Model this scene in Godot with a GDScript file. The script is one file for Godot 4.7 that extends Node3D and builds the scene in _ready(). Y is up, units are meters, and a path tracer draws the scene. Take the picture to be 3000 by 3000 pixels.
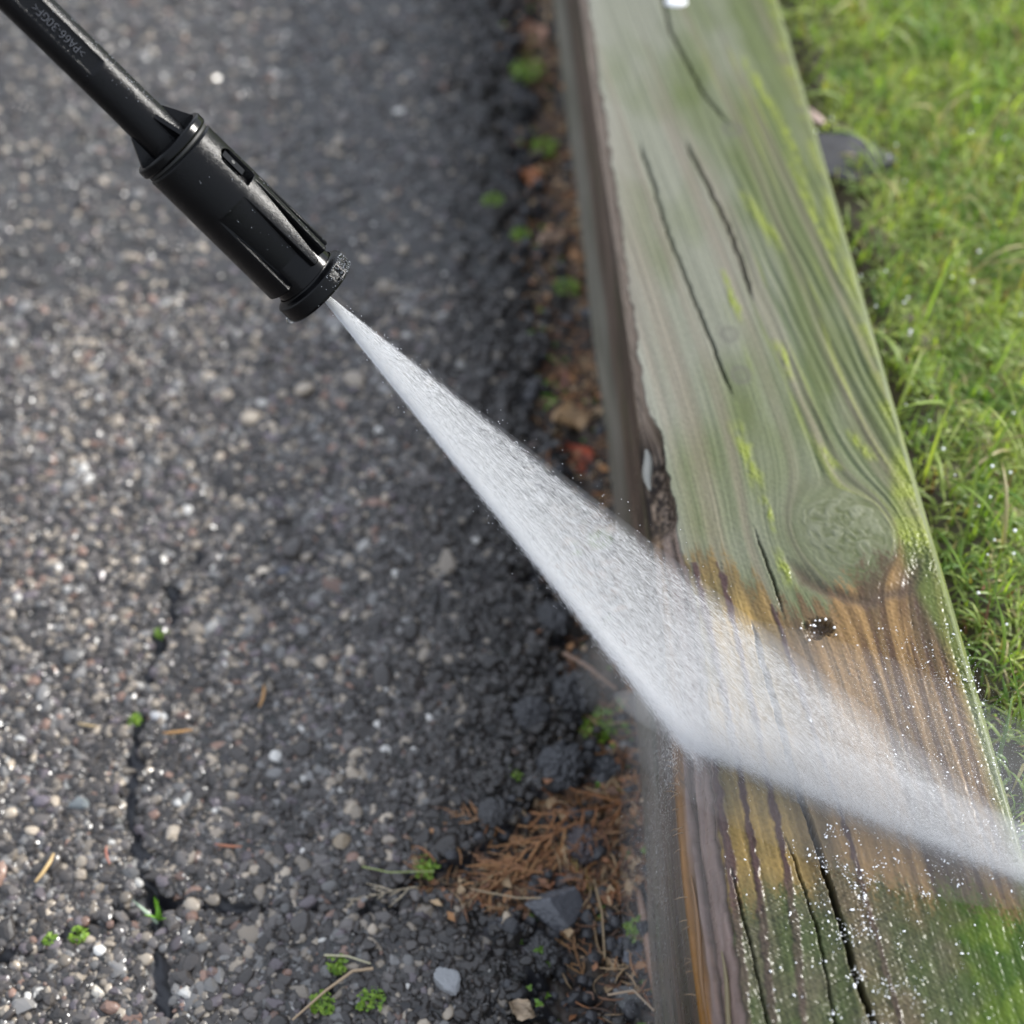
extends Node3D
# A pressure-washer nozzle cleaning an old landscape timber between an asphalt drive and a lawn.
# x runs across the timber (asphalt at x < 0.1, lawn at x > 0.25), the timber runs along z, y is up.

const TOP := 0.16          # top of the timber above the asphalt
const LAWN := 0.118        # soil level under the lawn
const BL := 0.104          # left face of the timber
const BR := 0.250                    # right face of the timber
const KNOT := Vector2(0.2036, -0.5765)

var rng := RandomNumberGenerator.new()
var n_a := FastNoiseLite.new()
var n_b := FastNoiseLite.new()
var n_c := FastNoiseLite.new()
var taken := {}

# ------------------------------------------------------------------ helpers
func numbered(called: String) -> String:
	if not taken.has(called):
		taken[called] = 0
		return called
	taken[called] += 1
	return "%s_%03d" % [called, taken[called]]

func thing(called: String, label: String, category: String, group := "", at := Vector3.ZERO) -> Node3D:
	var o := Node3D.new()
	o.name = numbered(called)
	add_child(o, true)
	o.position = at
	o.set_meta("label", label)
	o.set_meta("category", category)
	if group != "":
		o.set_meta("group", group)
	return o

func part(called: String, mesh: Mesh, mat: Material, parent: Node3D) -> MeshInstance3D:
	var o := MeshInstance3D.new()
	var k := 0
	var nm := called
	while parent.has_node(NodePath(nm)):
		k += 1
		nm = "%s_%03d" % [called, k]
	o.name = nm
	o.mesh = mesh
	if mat:
		o.material_override = mat
	parent.add_child(o, true)
	return o

func single(called: String, mesh: Mesh, mat: Material, label: String, category: String, group := "") -> MeshInstance3D:
	var o := part(numbered(called), mesh, mat, self)
	o.set_meta("label", label)
	o.set_meta("category", category)
	if group != "":
		o.set_meta("group", group)
	return o

func kind(o: Node, k: String) -> void:
	o.set_meta("kind", k)

func lin(r: float, g: float, b: float) -> Color:
	return Color(r, g, b).linear_to_srgb()

func mat(c: Color, rough: float, spec := 0.5) -> StandardMaterial3D:
	var m := StandardMaterial3D.new()
	m.albedo_color = c
	m.roughness = rough
	m.metallic_specular = spec
	return m

func vmat(rough: float, spec := 0.5) -> StandardMaterial3D:
	var m := mat(Color.WHITE, rough, spec)
	m.vertex_color_use_as_albedo = true
	return m

func noise_tex(freq: float, sz: int, sd: int, normal := false, strength := 4.0, type := FastNoiseLite.TYPE_SIMPLEX_SMOOTH) -> NoiseTexture2D:
	var f := FastNoiseLite.new()
	f.seed = sd
	f.noise_type = type
	f.frequency = freq
	f.fractal_octaves = 4
	var t := NoiseTexture2D.new()
	t.width = sz
	t.height = sz
	t.seamless = true
	t.noise = f
	t.as_normal_map = normal
	t.bump_strength = strength
	return t

func sstep(a: float, b: float, x: float) -> float:
	var t := clampf((x - a) / (b - a), 0.0, 1.0)
	return t * t * (3.0 - 2.0 * t)

# A grid of nu x nv points (index j * nu + i); the normal is dP/di x dP/dj, turned round when flip is set.
func grid_mesh(nu: int, nv: int, pos: PackedVector3Array, col: PackedColorArray, uv: PackedVector2Array, flip := false, wrap := false, uv2 := PackedVector2Array()) -> ArrayMesh:
	var nrm := PackedVector3Array()
	nrm.resize(nu * nv)
	var sgn := -1.0 if flip else 1.0
	for j in nv:
		var j0 := maxi(j - 1, 0) * nu
		var j1 := mini(j + 1, nv - 1) * nu
		var jj := j * nu
		for i in nu:
			var i0 := i - 1
			var i1 := i + 1
			if wrap:
				if i0 < 0: i0 = nu - 2
				if i1 > nu - 1: i1 = 1
			else:
				if i0 < 0: i0 = 0
				if i1 > nu - 1: i1 = nu - 1
			nrm[jj + i] = (pos[jj + i1] - pos[jj + i0]).cross(pos[j1 + i] - pos[j0 + i]).normalized() * sgn
	var idx := PackedInt32Array()
	idx.resize((nu - 1) * (nv - 1) * 6)
	var k := 0
	for j in nv - 1:
		for i in nu - 1:
			var a := j * nu + i
			var b := a + 1
			var c := a + nu + 1
			var d := a + nu
			if flip:
				idx[k] = a; idx[k + 1] = b; idx[k + 2] = c; idx[k + 3] = a; idx[k + 4] = c; idx[k + 5] = d
			else:
				idx[k] = a; idx[k + 1] = c; idx[k + 2] = b; idx[k + 3] = a; idx[k + 4] = d; idx[k + 5] = c
			k += 6
	var arr := []
	arr.resize(Mesh.ARRAY_MAX)
	arr[Mesh.ARRAY_VERTEX] = pos
	arr[Mesh.ARRAY_NORMAL] = nrm
	if col.size() > 0:
		arr[Mesh.ARRAY_COLOR] = col
	if uv.size() > 0:
		arr[Mesh.ARRAY_TEX_UV] = uv
	if uv2.size() > 0:
		arr[Mesh.ARRAY_TEX_UV2] = uv2
	arr[Mesh.ARRAY_INDEX] = idx
	var m := ArrayMesh.new()
	m.add_surface_from_arrays(Mesh.PRIMITIVE_TRIANGLES, arr)
	return m

# Icosphere directions and faces, subdivided n times.
func ico(n: int) -> Array:
	var t := (1.0 + sqrt(5.0)) / 2.0
	var v := [Vector3(-1, t, 0), Vector3(1, t, 0), Vector3(-1, -t, 0), Vector3(1, -t, 0), Vector3(0, -1, t), Vector3(0, 1, t), Vector3(0, -1, -t), Vector3(0, 1, -t), Vector3(t, 0, -1), Vector3(t, 0, 1), Vector3(-t, 0, -1), Vector3(-t, 0, 1)]
	for i in v.size():
		v[i] = v[i].normalized()
	var f := [[0, 11, 5], [0, 5, 1], [0, 1, 7], [0, 7, 10], [0, 10, 11], [1, 5, 9], [5, 11, 4], [11, 10, 2], [10, 7, 6], [7, 1, 8], [3, 9, 4], [3, 4, 2], [3, 2, 6], [3, 6, 8], [3, 8, 9], [4, 9, 5], [2, 4, 11], [6, 2, 10], [8, 6, 7], [9, 8, 1]]
	for s in n:
		var mid := {}
		var g := []
		for q in f:
			var m := []
			for e in 3:
				var a: int = mini(q[e], q[(e + 1) % 3])
				var b: int = maxi(q[e], q[(e + 1) % 3])
				var key := a * 100000 + b
				if not mid.has(key):
					mid[key] = v.size()
					v.append((v[a] + v[b]).normalized())
				m.append(mid[key])
			g.append([q[0], m[0], m[2]]); g.append([q[1], m[1], m[0]]); g.append([q[2], m[2], m[1]]); g.append([m[0], m[1], m[2]])
		f = g
	return [v, f]

# A stone: planes cut a ball (angular) or noise dents it (round). Radius about 1.
func stone_mesh(sd: int, angular: bool, sub := 1, flat := 0.7, rough := 0.0, cut := 0.55) -> ArrayMesh:
	var r := RandomNumberGenerator.new()
	r.seed = sd
	var io := ico(sub)
	var planes := []
	for i in ((11 if cut > 0.5 else 8) if angular else 0):
		planes.append([Vector3(r.randfn(), r.randfn(), r.randfn()).normalized(), r.randf_range(cut, cut + 0.40)])
	var p: Array[Vector3] = []
	for d: Vector3 in io[0]:
		var rad := 1.0
		if angular:
			for pl in planes:
				var c: float = d.dot(pl[0])
				if c > 0.05:
					rad = minf(rad, pl[1] / c)
		else:
			rad = 0.86 + 0.22 * n_a.get_noise_3d(d.x * 8.0 + sd * 37.0, d.y * 8.0, d.z * 8.0)
		if rough > 0.0:
			rad += rough * n_b.get_noise_3d(d.x * 14.0 + sd * 13.0, d.y * 14.0, d.z * 14.0)
		p.append(Vector3(d.x * rad, d.y * rad * flat, d.z * rad * 0.85))
	var st := SurfaceTool.new()
	st.begin(Mesh.PRIMITIVE_TRIANGLES)
	if angular and sub < 9:
		st.set_smooth_group(-1)
	else:
		st.set_smooth_group(0)
	for q in io[1]:
		st.add_vertex(p[q[0]]); st.add_vertex(p[q[2]]); st.add_vertex(p[q[1]])
	st.generate_normals()
	if not (angular and sub < 9):
		st.index()
	return st.commit()

# A tube along a line of points with a radius at each.
func tube(st: SurfaceTool, pts: Array, rad: Array, sides := 6, col := Color.WHITE) -> void:
	var rings := []
	for i in pts.size():
		var d: Vector3 = (pts[mini(i + 1, pts.size() - 1)] - pts[maxi(i - 1, 0)]).normalized()
		var u := d.cross(Vector3.UP if absf(d.y) < 0.9 else Vector3.RIGHT).normalized()
		var w := d.cross(u)
		var ring := []
		for k in sides:
			var a := TAU * k / sides
			ring.append(pts[i] + (u * cos(a) + w * sin(a)) * rad[i])
		rings.append(ring)
	st.set_color(col)
	for i in pts.size() - 1:
		for k in sides:
			var l := (k + 1) % sides
			var a: Vector3 = rings[i][k]
			var b: Vector3 = rings[i][l]
			var c: Vector3 = rings[i + 1][l]
			var e: Vector3 = rings[i + 1][k]
			for v in [a, b, c, a, c, e]:
				st.add_vertex(v)

func begin() -> SurfaceTool:
	var st := SurfaceTool.new()
	st.begin(Mesh.PRIMITIVE_TRIANGLES)
	st.set_smooth_group(0)
	return st

func done(st: SurfaceTool) -> ArrayMesh:
	st.generate_normals()
	return st.commit()

func multi(called: String, mesh: Mesh, m: Material, xf: Array, cols: Array, parent: Node3D) -> MultiMeshInstance3D:
	var mm := MultiMesh.new()
	mm.transform_format = MultiMesh.TRANSFORM_3D
	mm.use_colors = true
	mm.mesh = mesh
	mm.instance_count = xf.size()
	for i in xf.size():
		mm.set_instance_transform(i, xf[i])
		mm.set_instance_color(i, cols[i])
	var o := MultiMeshInstance3D.new()
	var k := 0
	var nm := called
	while parent.has_node(NodePath(nm)):
		k += 1
		nm = "%s_%03d" % [called, k]
	o.name = nm
	o.multimesh = mm
	o.material_override = m
	parent.add_child(o, true)
	kind(o, "stuff")
	return o

func rand_basis(sc: Vector3, tilt := 0.4) -> Basis:
	var b := Basis(Vector3.UP, rng.randf() * TAU)
	b = b * Basis(Vector3(rng.randfn(), 0, rng.randfn()).normalized(), rng.randfn() * tilt)
	return b.scaled_local(sc)

# ------------------------------------------------------------------ asphalt
# Outline of the broken asphalt edge (x, z), from far to near.
var edge := PackedVector2Array([Vector2(0.078, -2.2), Vector2(0.070, -1.377), Vector2(0.064, -1.171), Vector2(0.054, -0.999), Vector2(0.058, -0.80), Vector2(0.0535, -0.669), Vector2(0.057, -0.627), Vector2(0.063, -0.591), Vector2(0.056, -0.560), Vector2(0.0365, -0.543), Vector2(0.023, -0.515), Vector2(-0.008, -0.495), Vector2(-0.032, -0.480), Vector2(-0.049, -0.461), Vector2(-0.026, -0.463), Vector2(0.0025, -0.452), Vector2(0.030, -0.4316), Vector2(0.0347, -0.410), Vector2(0.022, -0.386), Vector2(0.03, -0.33), Vector2(0.06, 0.2)])
var cracks := [
	[PackedVector2Array([Vector2(-0.1657, -0.722), Vector2(-0.1808, -0.698), Vector2(-0.1818, -0.659), Vector2(-0.1918, -0.627), Vector2(-0.1942, -0.5875), Vector2(-0.193, -0.554), Vector2(-0.188, -0.5075), Vector2(-0.1817, -0.487), Vector2(-0.1714, -0.470), Vector2(-0.1727, -0.454), Vector2(-0.1667, -0.4196), Vector2(-0.1589, -0.395), Vector2(-0.15, -0.30)]), 0.0064, 0.006],
	[PackedVector2Array([Vector2(-0.1714, -0.470), Vector2(-0.1986, -0.455), Vector2(-0.2256, -0.444), Vector2(-0.253, -0.439), Vector2(-0.34, -0.43)]), 0.0048, 0.006],
	[PackedVector2Array([Vector2(-0.1714, -0.470), Vector2(-0.142, -0.464), Vector2(-0.107, -0.459), Vector2(-0.058, -0.456), Vector2(-0.045, -0.461)]), 0.0054, 0.006],
	[PackedVector2Array([Vector2(-0.0552, -0.458), Vector2(-0.066, -0.430), Vector2(-0.085, -0.391), Vector2(-0.11, -0.30)]), 0.003, 0.004],
]

func seg_dist(p: Vector2, poly: PackedVector2Array) -> float:
	var best := 1e9
	for i in poly.size() - 1:
		best = minf(best, p.distance_squared_to(Geometry2D.get_closest_point_to_segment(p, poly[i], poly[i + 1])))
	return sqrt(best)

var debris_poly := PackedVector2Array()
const AX0 := -0.80
const AX1 := 0.106
const AZ0 := -2.0
const AZ1 := 0.0
const ACELL := 0.0035
var anu := 0
var anv := 0
var ah := PackedFloat32Array()      # asphalt height
var acrack := PackedFloat32Array()  # 1 in a crack, 2 beyond the broken edge

func asphalt_field() -> void:
	debris_poly = edge.duplicate()
	debris_poly.append(Vector2(0.2, 0.2))
	debris_poly.append(Vector2(0.2, -2.2))
	anu = int((AX1 - AX0) / ACELL) + 1
	anv = int((AZ1 - AZ0) / ACELL) + 1
	ah.resize(anu * anv)
	acrack.resize(anu * anv)
	for j in anv:
		var z := AZ0 + j * ACELL
		for i in anu:
			var x := AX0 + i * ACELL
			var h := 0.0022 * n_a.get_noise_2d(x * 90.0, z * 90.0) + 0.010 * sstep(-0.05, 0.04, x) * n_b.get_noise_2d(x * 170.0, z * 170.0) + 0.0012 * n_b.get_noise_2d(x * 900.0, z * 900.0)
			var c := 0.0
			var wx := x + 0.005 * n_b.get_noise_2d(x * 420.0, z * 420.0)
			var wz := z + 0.005 * n_b.get_noise_2d(x * 420.0 + 500.0, z * 420.0)
			if x > -0.40 and x < -0.02 and z > -0.76 and z < -0.26:
				for cr in cracks:
					var d := seg_dist(Vector2(wx, wz), cr[0])
					var w: float = cr[1] * clampf(0.50 + 1.1 * n_a.get_noise_2d(x * 120.0, z * 120.0 + 40.0), 0.15, 1.0)
					var t := 1.0 - sstep(w * 0.6, w * 1.6, d)
					if t > 0.0:
						h -= cr[2] * t
						c = maxf(c, t * 0.95)
			if x > -0.09:
				var p := Vector2(wx + 0.026 * n_a.get_noise_2d(x * 70.0 + 90.0, z * 100.0) + 0.012 * n_b.get_noise_2d(x * 260.0, z * 260.0), wz)
				if Geometry2D.is_point_in_polygon(p, debris_poly):
					var d := seg_dist(p, edge)
					h -= 0.040 * sstep(0.0, 0.020, d)
					c = 1.0 + sstep(0.0, 0.01, d)
				else:
					h -= 0.006 * (1.0 - sstep(0.0, 0.03, seg_dist(p, edge)))
			ah[j * anu + i] = h
			acrack[j * anu + i] = c

func asphalt_at(x: float, z: float) -> Vector2:
	var i := clampi(int((x - AX0) / ACELL + 0.5), 0, anu - 1)
	var j := clampi(int((z - AZ0) / ACELL + 0.5), 0, anv - 1)
	return Vector2(ah[j * anu + i], acrack[j * anu + i])

func soil_y(x: float, z: float) -> float:
	return -0.013 + 0.009 * n_a.get_noise_2d(x * 260.0 + 300.0, z * 260.0) + 0.004 * n_b.get_noise_2d(x * 900.0, z * 900.0 + 70.0) + 0.006 * sstep(0.085, 0.104, x)

# ------------------------------------------------------------------ the timber's surface
func track(pts: Array, z: float) -> float:   # x of a line of (x, z) at z, NAN outside
	if z < pts[0].y or z > pts[pts.size() - 1].y:
		return NAN
	for i in pts.size() - 1:
		if z <= pts[i + 1].y:
			return lerpf(pts[i].x, pts[i + 1].x, (z - pts[i].y) / (pts[i + 1].y - pts[i].y))
	return NAN

func fade(pts: Array, z: float, ends := 0.02) -> float:
	return sstep(0.0, ends, z - pts[0].y) * sstep(0.0, ends, pts[pts.size() - 1].y - z)

# cracks: points, half width, depth ; bands: dark late wood that the cleaning laid bare
var splits := [
	[[Vector2(0.163, -1.20), Vector2(0.1651, -1.061), Vector2(0.1799, -0.980), Vector2(0.1931, -0.942)], 0.0010, 0.004],
	[[Vector2(0.1596, -0.932), Vector2(0.1679, -0.8845), Vector2(0.1768, -0.8346), Vector2(0.18, -0.798), Vector2(0.1821, -0.763)], 0.0010, 0.005],
	[[Vector2(0.1290, -0.93), Vector2(0.1335, -0.886), Vector2(0.1378, -0.831), Vector2(0.145, -0.7795), Vector2(0.1518, -0.731), Vector2(0.1572, -0.690), Vector2(0.1588, -0.679)], 0.0008, 0.004],
	[[Vector2(0.1455, -0.52), Vector2(0.1500, -0.46), Vector2(0.1527, -0.4196), Vector2(0.1573, -0.3884), Vector2(0.16, -0.3564), Vector2(0.1618, -0.3286), Vector2(0.1662, -0.304), Vector2(0.170, -0.25)], 0.0011, 0.010],
	[[Vector2(0.1165, -0.385), Vector2(0.1177, -0.3636), Vector2(0.1204, -0.3257), Vector2(0.1219, -0.306), Vector2(0.124, -0.25)], 0.0004, 0.003],
	[[Vector2(0.1415, -0.400), Vector2(0.1456, -0.3835), Vector2(0.1494, -0.349), Vector2(0.1500, -0.305), Vector2(0.151, -0.26)], 0.0004, 0.003],
	[[Vector2(0.1555, -0.585), Vector2(0.160, -0.550), Vector2(0.163, -0.52)], 0.0006, 0.003],
]
var bands := [
	[[Vector2(0.1115, -0.56), Vector2(0.1135, -0.48), Vector2(0.1150, -0.436), Vector2(0.1163, -0.39), Vector2(0.1150, -0.348), Vector2(0.112, -0.29)], 0.0034],
	[[Vector2(0.1215, -0.56), Vector2(0.126, -0.48), Vector2(0.1273, -0.4324), Vector2(0.1274, -0.39), Vector2(0.127, -0.363), Vector2(0.123, -0.29)], 0.0026],
	[[Vector2(0.1345, -0.56), Vector2(0.1385, -0.48), Vector2(0.1397, -0.423), Vector2(0.1409, -0.384), Vector2(0.1401, -0.35), Vector2(0.1355, -0.29)], 0.0026],
	[[Vector2(0.158, -0.53), Vector2(0.165, -0.46), Vector2(0.172, -0.39), Vector2(0.178, -0.29)], 0.0020],
]
var clean_top := [Vector2(0.10, -0.560), Vector2(0.133, -0.563), Vector2(0.1547, -0.541), Vector2(0.1666, -0.530), Vector2(0.186, -0.532), Vector2(0.211, -0.549), Vector2(0.236, -0.566), Vector2(0.26, -0.570)]
var clean_bot := [Vector2(0.10, -0.362), Vector2(0.119, -0.364), Vector2(0.1426, -0.367), Vector2(0.1675, -0.374), Vector2(0.19, -0.366), Vector2(0.242, -0.353), Vector2(0.26, -0.35)]
# yellow-green moss streaks: x, z of the middle, half width, half length, drift of x per z
var streaks := [
	[0.2190, -0.985, 0.003, 0.05, 0.16], [0.2290, -0.93, 0.003, 0.05, 0.12], [0.1985, -0.842, 0.0035, 0.035, 0.28], [0.2015, -0.826, 0.0045, 0.014, 0.1], [0.2330, -0.84, 0.003, 0.08, 0.1],
	[0.1925, -0.711, 0.003, 0.02, 0.12], [0.1600, -0.635, 0.0042, 0.030, 0.12], [0.1650, -0.592, 0.0018, 0.016, 0.1], [0.1672, -0.553, 0.0030, 0.016, 0.12], [0.1700, -0.770, 0.002, 0.03, 0.12], [0.2050, -0.632, 0.003, 0.012, 0.3], [0.224, -0.640, 0.004, 0.014, 0.35],
]

func curve_x(list: Array, x: float) -> float:  # second coordinate of a list at x
	for i in list.size() - 1:
		if x <= list[i + 1].x:
			return lerpf(list[i].y, list[i + 1].y, clampf((x - list[i].x) / (list[i + 1].x - list[i].x), 0.0, 1.0))
	return list[list.size() - 1].y

func left_x(z: float) -> float:   # the left face bulges a little near the camera
	return BL - 0.008 * sstep(-0.56, -0.36, z)

func build_timber() -> void:
	var t := thing("timber_beam", "old weathered landscape timber, green with algae, washed bare brown across one band", "timber")
	# rows along z: fine where the photograph looks
	var zs := PackedFloat32Array()
	var z := -3.0
	while z < 0.9:
		zs.append(z)
		z += 0.0009 if z > -1.14 and z < -0.26 else (0.004 if z > -1.5 and z < 0.0 else 0.05)
	var nside := 62
	var ncham := 16
	var ntop := 230
	var nright := 24
	var nu := nside + ncham + ntop + nright
	var nv := zs.size()
	var pos := PackedVector3Array()
	var col := PackedColorArray()
	var uv := PackedVector2Array()
	pos.resize(nu * nv); col.resize(nu * nv); uv.resize(nu * nv)
	var grey := Color(0.285, 0.290, 0.220)
	var pale := Color(0.37, 0.36, 0.305)
	var algae := Color(0.150, 0.180, 0.070)
	var moss := Color(0.34, 0.40, 0.06)
	for j in nv:
		z = zs[j]
		var cuts := []
		for s in splits:
			var x := track(s[0], z)
			if not is_nan(x):
				x += 0.0009 * n_b.get_noise_2d(z * 260.0, 5.0)
				var f := fade(s[0], z)
				cuts.append([x, s[1] * (0.35 + 0.65 * f), s[2] * f])
		var late := []
		for s in bands:
			var x := track(s[0], z)
			if not is_nan(x):
				late.append([x + 0.0010 * n_b.get_noise_2d(z * 400.0, 33.0 + late.size() * 60.0), s[1] * (0.75 + 0.5 * n_a.get_noise_2d(z * 300.0, late.size() * 70.0))])
		var shift := 0.12 * (z + 0.6) if z < -0.6 else 0.05 * (z + 0.6)
		var bl := left_x(z)
		var near_wear := sstep(-0.66, -0.50, z)
		var cham := lerpf(0.0048 + 0.0022 * n_b.get_noise_1d(z * 130.0), 0.0165, near_wear) + 0.0014 * n_a.get_noise_1d(z * 260.0)
		var notch := sstep(-0.672, -0.655, z) * (1.0 - sstep(-0.600, -0.580, z))
		cham += notch * 0.0045
		var hcham := lerpf(0.007, 0.017, near_wear) + notch * 0.012
		for i in nu:
			var p := Vector3.ZERO
			var c := Color.BLACK
			var out := Vector3.UP
			var disp := 0.0
			if i < nside:
				# left face
				var y := lerpf(-0.06, TOP - hcham, float(i) / nside)
				out = Vector3.LEFT
				p = Vector3(bl - 0.003 * near_wear * sstep(0.12, 0.0, y), y, z)
				var g := n_a.get_noise_2d(y * 700.0, z * 10.0)
				var g2 := n_b.get_noise_2d(y * 2600.0, z * 22.0)
				disp = 0.0016 * g + 0.0007 * g2
				var low := 1.0 - sstep(0.055, 0.095, y + 0.012 * n_a.get_noise_2d(z * 40.0, 9.0))
				var far := 1.0 - sstep(-0.86, -0.66, z)
				c = Color(0.11, 0.08, 0.06).lerp(Color(0.27, 0.19, 0.14), clampf(0.5 + 1.3 * g, 0, 1))
				c = c.lerp(Color(0.34, 0.33, 0.29), 0.15 + 0.4 * far if low > 0.5 else 0.10 * far)
				c = c.lerp(Color(0.40, 0.375, 0.305), low * (0.25 + 0.6 * far))
				c = c.lerp(Color(0.10, 0.12, 0.05), 0.35 * clampf(n_a.get_noise_2d(y * 150.0 + 40.0, z * 30.0) * 2.0, 0, 1))
				c = c * (1.0 + 0.7 * g2)
			elif i < nside + ncham:
				# the worn upper left edge
				var q := float(i - nside) / ncham
				p = Vector3(bl + cham * q, TOP - hcham * (1.0 - q), z)
				out = Vector3(-hcham, cham, 0).normalized()
				var g := n_b.get_noise_2d(q * 300.0 * (0.3 + near_wear), z * 40.0)
				var g2 := n_b.get_noise_2d(q * 900.0, z * 160.0 + 9.0)
				disp = -0.0018 * sin(q * PI) * (1.0 - notch) + 0.0016 * g * sin(q * PI)
				disp -= notch * 0.006 * sin(q * PI)
				var tan_c := Color(0.52, 0.40, 0.30).lerp(Color(0.20, 0.15, 0.12), clampf(0.3 + g * 1.2, 0, 1))
				var wet := Color(0.33, 0.24, 0.205).lerp(Color(0.29, 0.135, 0.03), 1.0 - sstep(0.16, 0.34, q + 0.18 * g))
				c = tan_c.lerp(wet, near_wear) * (1.0 + 0.3 * g2) * (1.0 + 0.55 * n_b.get_noise_2d(q * 60.0, z * 18.0 + 30.0))
				disp += near_wear * 0.0009 * n_b.get_noise_2d(q * 60.0, z * 18.0 + 30.0)
				c = c.lerp(Color(0.05, 0.035, 0.025), notch * clampf(0.75 + g * 1.4, 0, 1))
				if near_wear > 0.5:
					# a long sliver that lifts away: a dark gap beside it
					var gap: float = minf(absf(q - (0.90 + 1.3 * (z + 0.40) + 0.05 * n_b.get_noise_1d(z * 200.0))) * (1.0 if z < -0.36 else 3.0), absf(q - (0.42 + 1.1 * (z + 0.36) + 0.05 * n_b.get_noise_1d(z * 300.0))))
					var gg := 1.0 - sstep(0.02, 0.09, gap)
					disp -= 0.0016 * gg
					c = c.lerp(Color(0.06, 0.045, 0.035), gg * 0.7)
			elif i < nside + ncham + ntop:
				var x := lerpf(bl + cham, BR - 0.004, float(i - nside - ncham + 1) / ntop)
				p = Vector3(x, TOP, z)
				var du := x - KNOT.x - (shift - 0.05 * (KNOT.y + 0.6))
				var dz := z - KNOT.y
				var r2 := du * du + dz * dz * 0.7
				var rr := 0.0255
				var in_knot := 1.0 - sstep(rr * 0.55, rr * 1.5, sqrt(r2) + 0.009 * n_b.get_noise_2d(x * 110.0, z * 110.0))
				var lineu := KNOT.x + du * (1.0 - 0.80 * rr * rr / maxf(r2, rr * rr * 0.8))
				var g := n_a.get_noise_2d(lineu * 700.0, z * 7.0)
				var g2 := n_b.get_noise_2d(lineu * 2600.0, z * 26.0)
				var g3 := n_c.get_noise_2d(x * 1500.0, z * 1500.0)
				var big := n_a.get_noise_2d(x * 60.0 + 90.0, z * 22.0)
				var ridge_w := sstep(0.175, 0.20, x - 0.06 * (z + 0.7)) * sstep(-0.98, -0.80, z) * (1.0 - in_knot) * (1.0 - 0.6 * sstep(-0.60, -0.55, z)) * (1.0 - sstep(-0.40, -0.36, z))
				ridge_w = maxf(ridge_w, 0.5 * sstep(0.185, 0.205, x) * sstep(-0.53, -0.50, z) * (1.0 - sstep(-0.37, -0.34, z)))
				var rg := sin((lineu + 0.0030 * n_a.get_noise_2d(lineu * 220.0, z * 26.0)) * TAU / 0.0068) * clampf(0.75 + n_b.get_noise_2d(lineu * 420.0, z * 30.0), 0.2, 1.2)
				disp = 0.00026 * g + 0.00028 * g2 + 0.00042 * rg * ridge_w * (0.55 if z > -0.55 else 1.0) + 0.00012 * g3
				var dk := sqrt(r2)
				if in_knot > 0.0:
					var ring := sin(dk * TAU / 0.0056 + 7.0 * n_b.get_noise_2d(x * 120.0, z * 150.0)) * 0.6
					var pits := n_c.get_noise_3d((dk + 0.010 * n_b.get_noise_2d(x * 110.0, z * 110.0)) * 1000.0, du / maxf(dk, 0.001) * 6.0 + x * 60.0, dz / maxf(dk, 0.001) * 6.0)
					disp = lerpf(disp, 0.0006 * (1.0 - r2 / (rr * rr)) + 0.00010 * ring + 0.0006 * pits, in_knot)
					g = lerpf(g, 0.10 * ring + 1.0 * pits, in_knot)
				# colours under the algae
				var gm := clampf(0.5 + 0.9 * g + 0.35 * g2, 0.0, 1.0)
				var to_green := clampf(sstep(0.135, 0.225, x) * 0.75 + 0.95 * big + 0.10 + 0.25 * sstep(-0.8, -0.62, z), 0.0, 1.0)
				c = grey.lerp(algae, to_green)
				c = c.lerp(pale, (1.0 - sstep(0.0, 0.022, x - BL)) * 0.65)
				c = c.lerp(Color(0.27, 0.21, 0.165), 0.45 * clampf(n_a.get_noise_2d(lineu * 160.0 + 50.0, z * 5.0) * 2.2, 0, 1))
				c = c * (0.88 + 0.24 * gm) * (1.0 + 0.24 * g3)
				if ridge_w > 0.0:
					c = c.lerp(Color(0.10, 0.135, 0.055), ridge_w * 0.6 * clampf(-rg, 0, 1))
				if in_knot > 0.0:
					c = c.lerp(Color(0.13, 0.145, 0.065).lerp(Color(0.33, 0.335, 0.25), clampf(0.45 + g * 0.9, 0, 1)), in_knot * 0.6)
				disp += 0.0030 * exp(-r2 / (0.034 * 0.034))
				var crease := exp(-pow((dk - 0.0385 + 0.003 * n_b.get_noise_2d(x * 120.0, z * 120.0)) / 0.0035, 2.0)) * sstep(0.35, 0.8, dz / maxf(dk, 0.001))
				disp -= 0.0016 * crease
				# ring of brown round the knot
				var rim := exp(-pow((dk - 0.030) / 0.0045, 2.0))
				c = c.lerp(Color(0.15, 0.15, 0.09), rim * 0.35)
				# yellow-green moss
				var em := sstep(0.236 - 0.012 * exp(-pow((z + 0.56) / 0.05, 2.0)), 0.246 - 0.012 * exp(-pow((z + 0.56) / 0.05, 2.0)), x + 0.004 * n_b.get_noise_2d(x * 200.0, z * 60.0)) * clampf(0.55 + 1.2 * n_a.get_noise_2d(z * 90.0, 7.0), 0.1, 1.0)
				var ym := em * (1.0 - 0.6 * sstep(-0.5, -0.4, z))
				for s in streaks:
					var dzz: float = (z - s[1]) / s[3]
					if absf(dzz) < 1.0:
						var dxx: float = (x - s[0] - s[4] * (z - s[1]) + 0.003 * n_b.get_noise_2d(x * 500.0, z * 120.0)) / s[2]
						if absf(dxx) < 1.2:
							ym = maxf(ym, (1.0 - dzz * dzz) * clampf(1.4 - absf(dxx), 0, 1) * clampf(0.75 + 1.2 * n_c.get_noise_2d(x * 700.0, z * 250.0), 0, 1))
				ym = maxf(ym, 0.55 * clampf(n_a.get_noise_2d(lineu * 520.0 + 200.0, z * 24.0) * 3.0 - 1.0, 0, 1) * sstep(0.15, 0.2, x))
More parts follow.
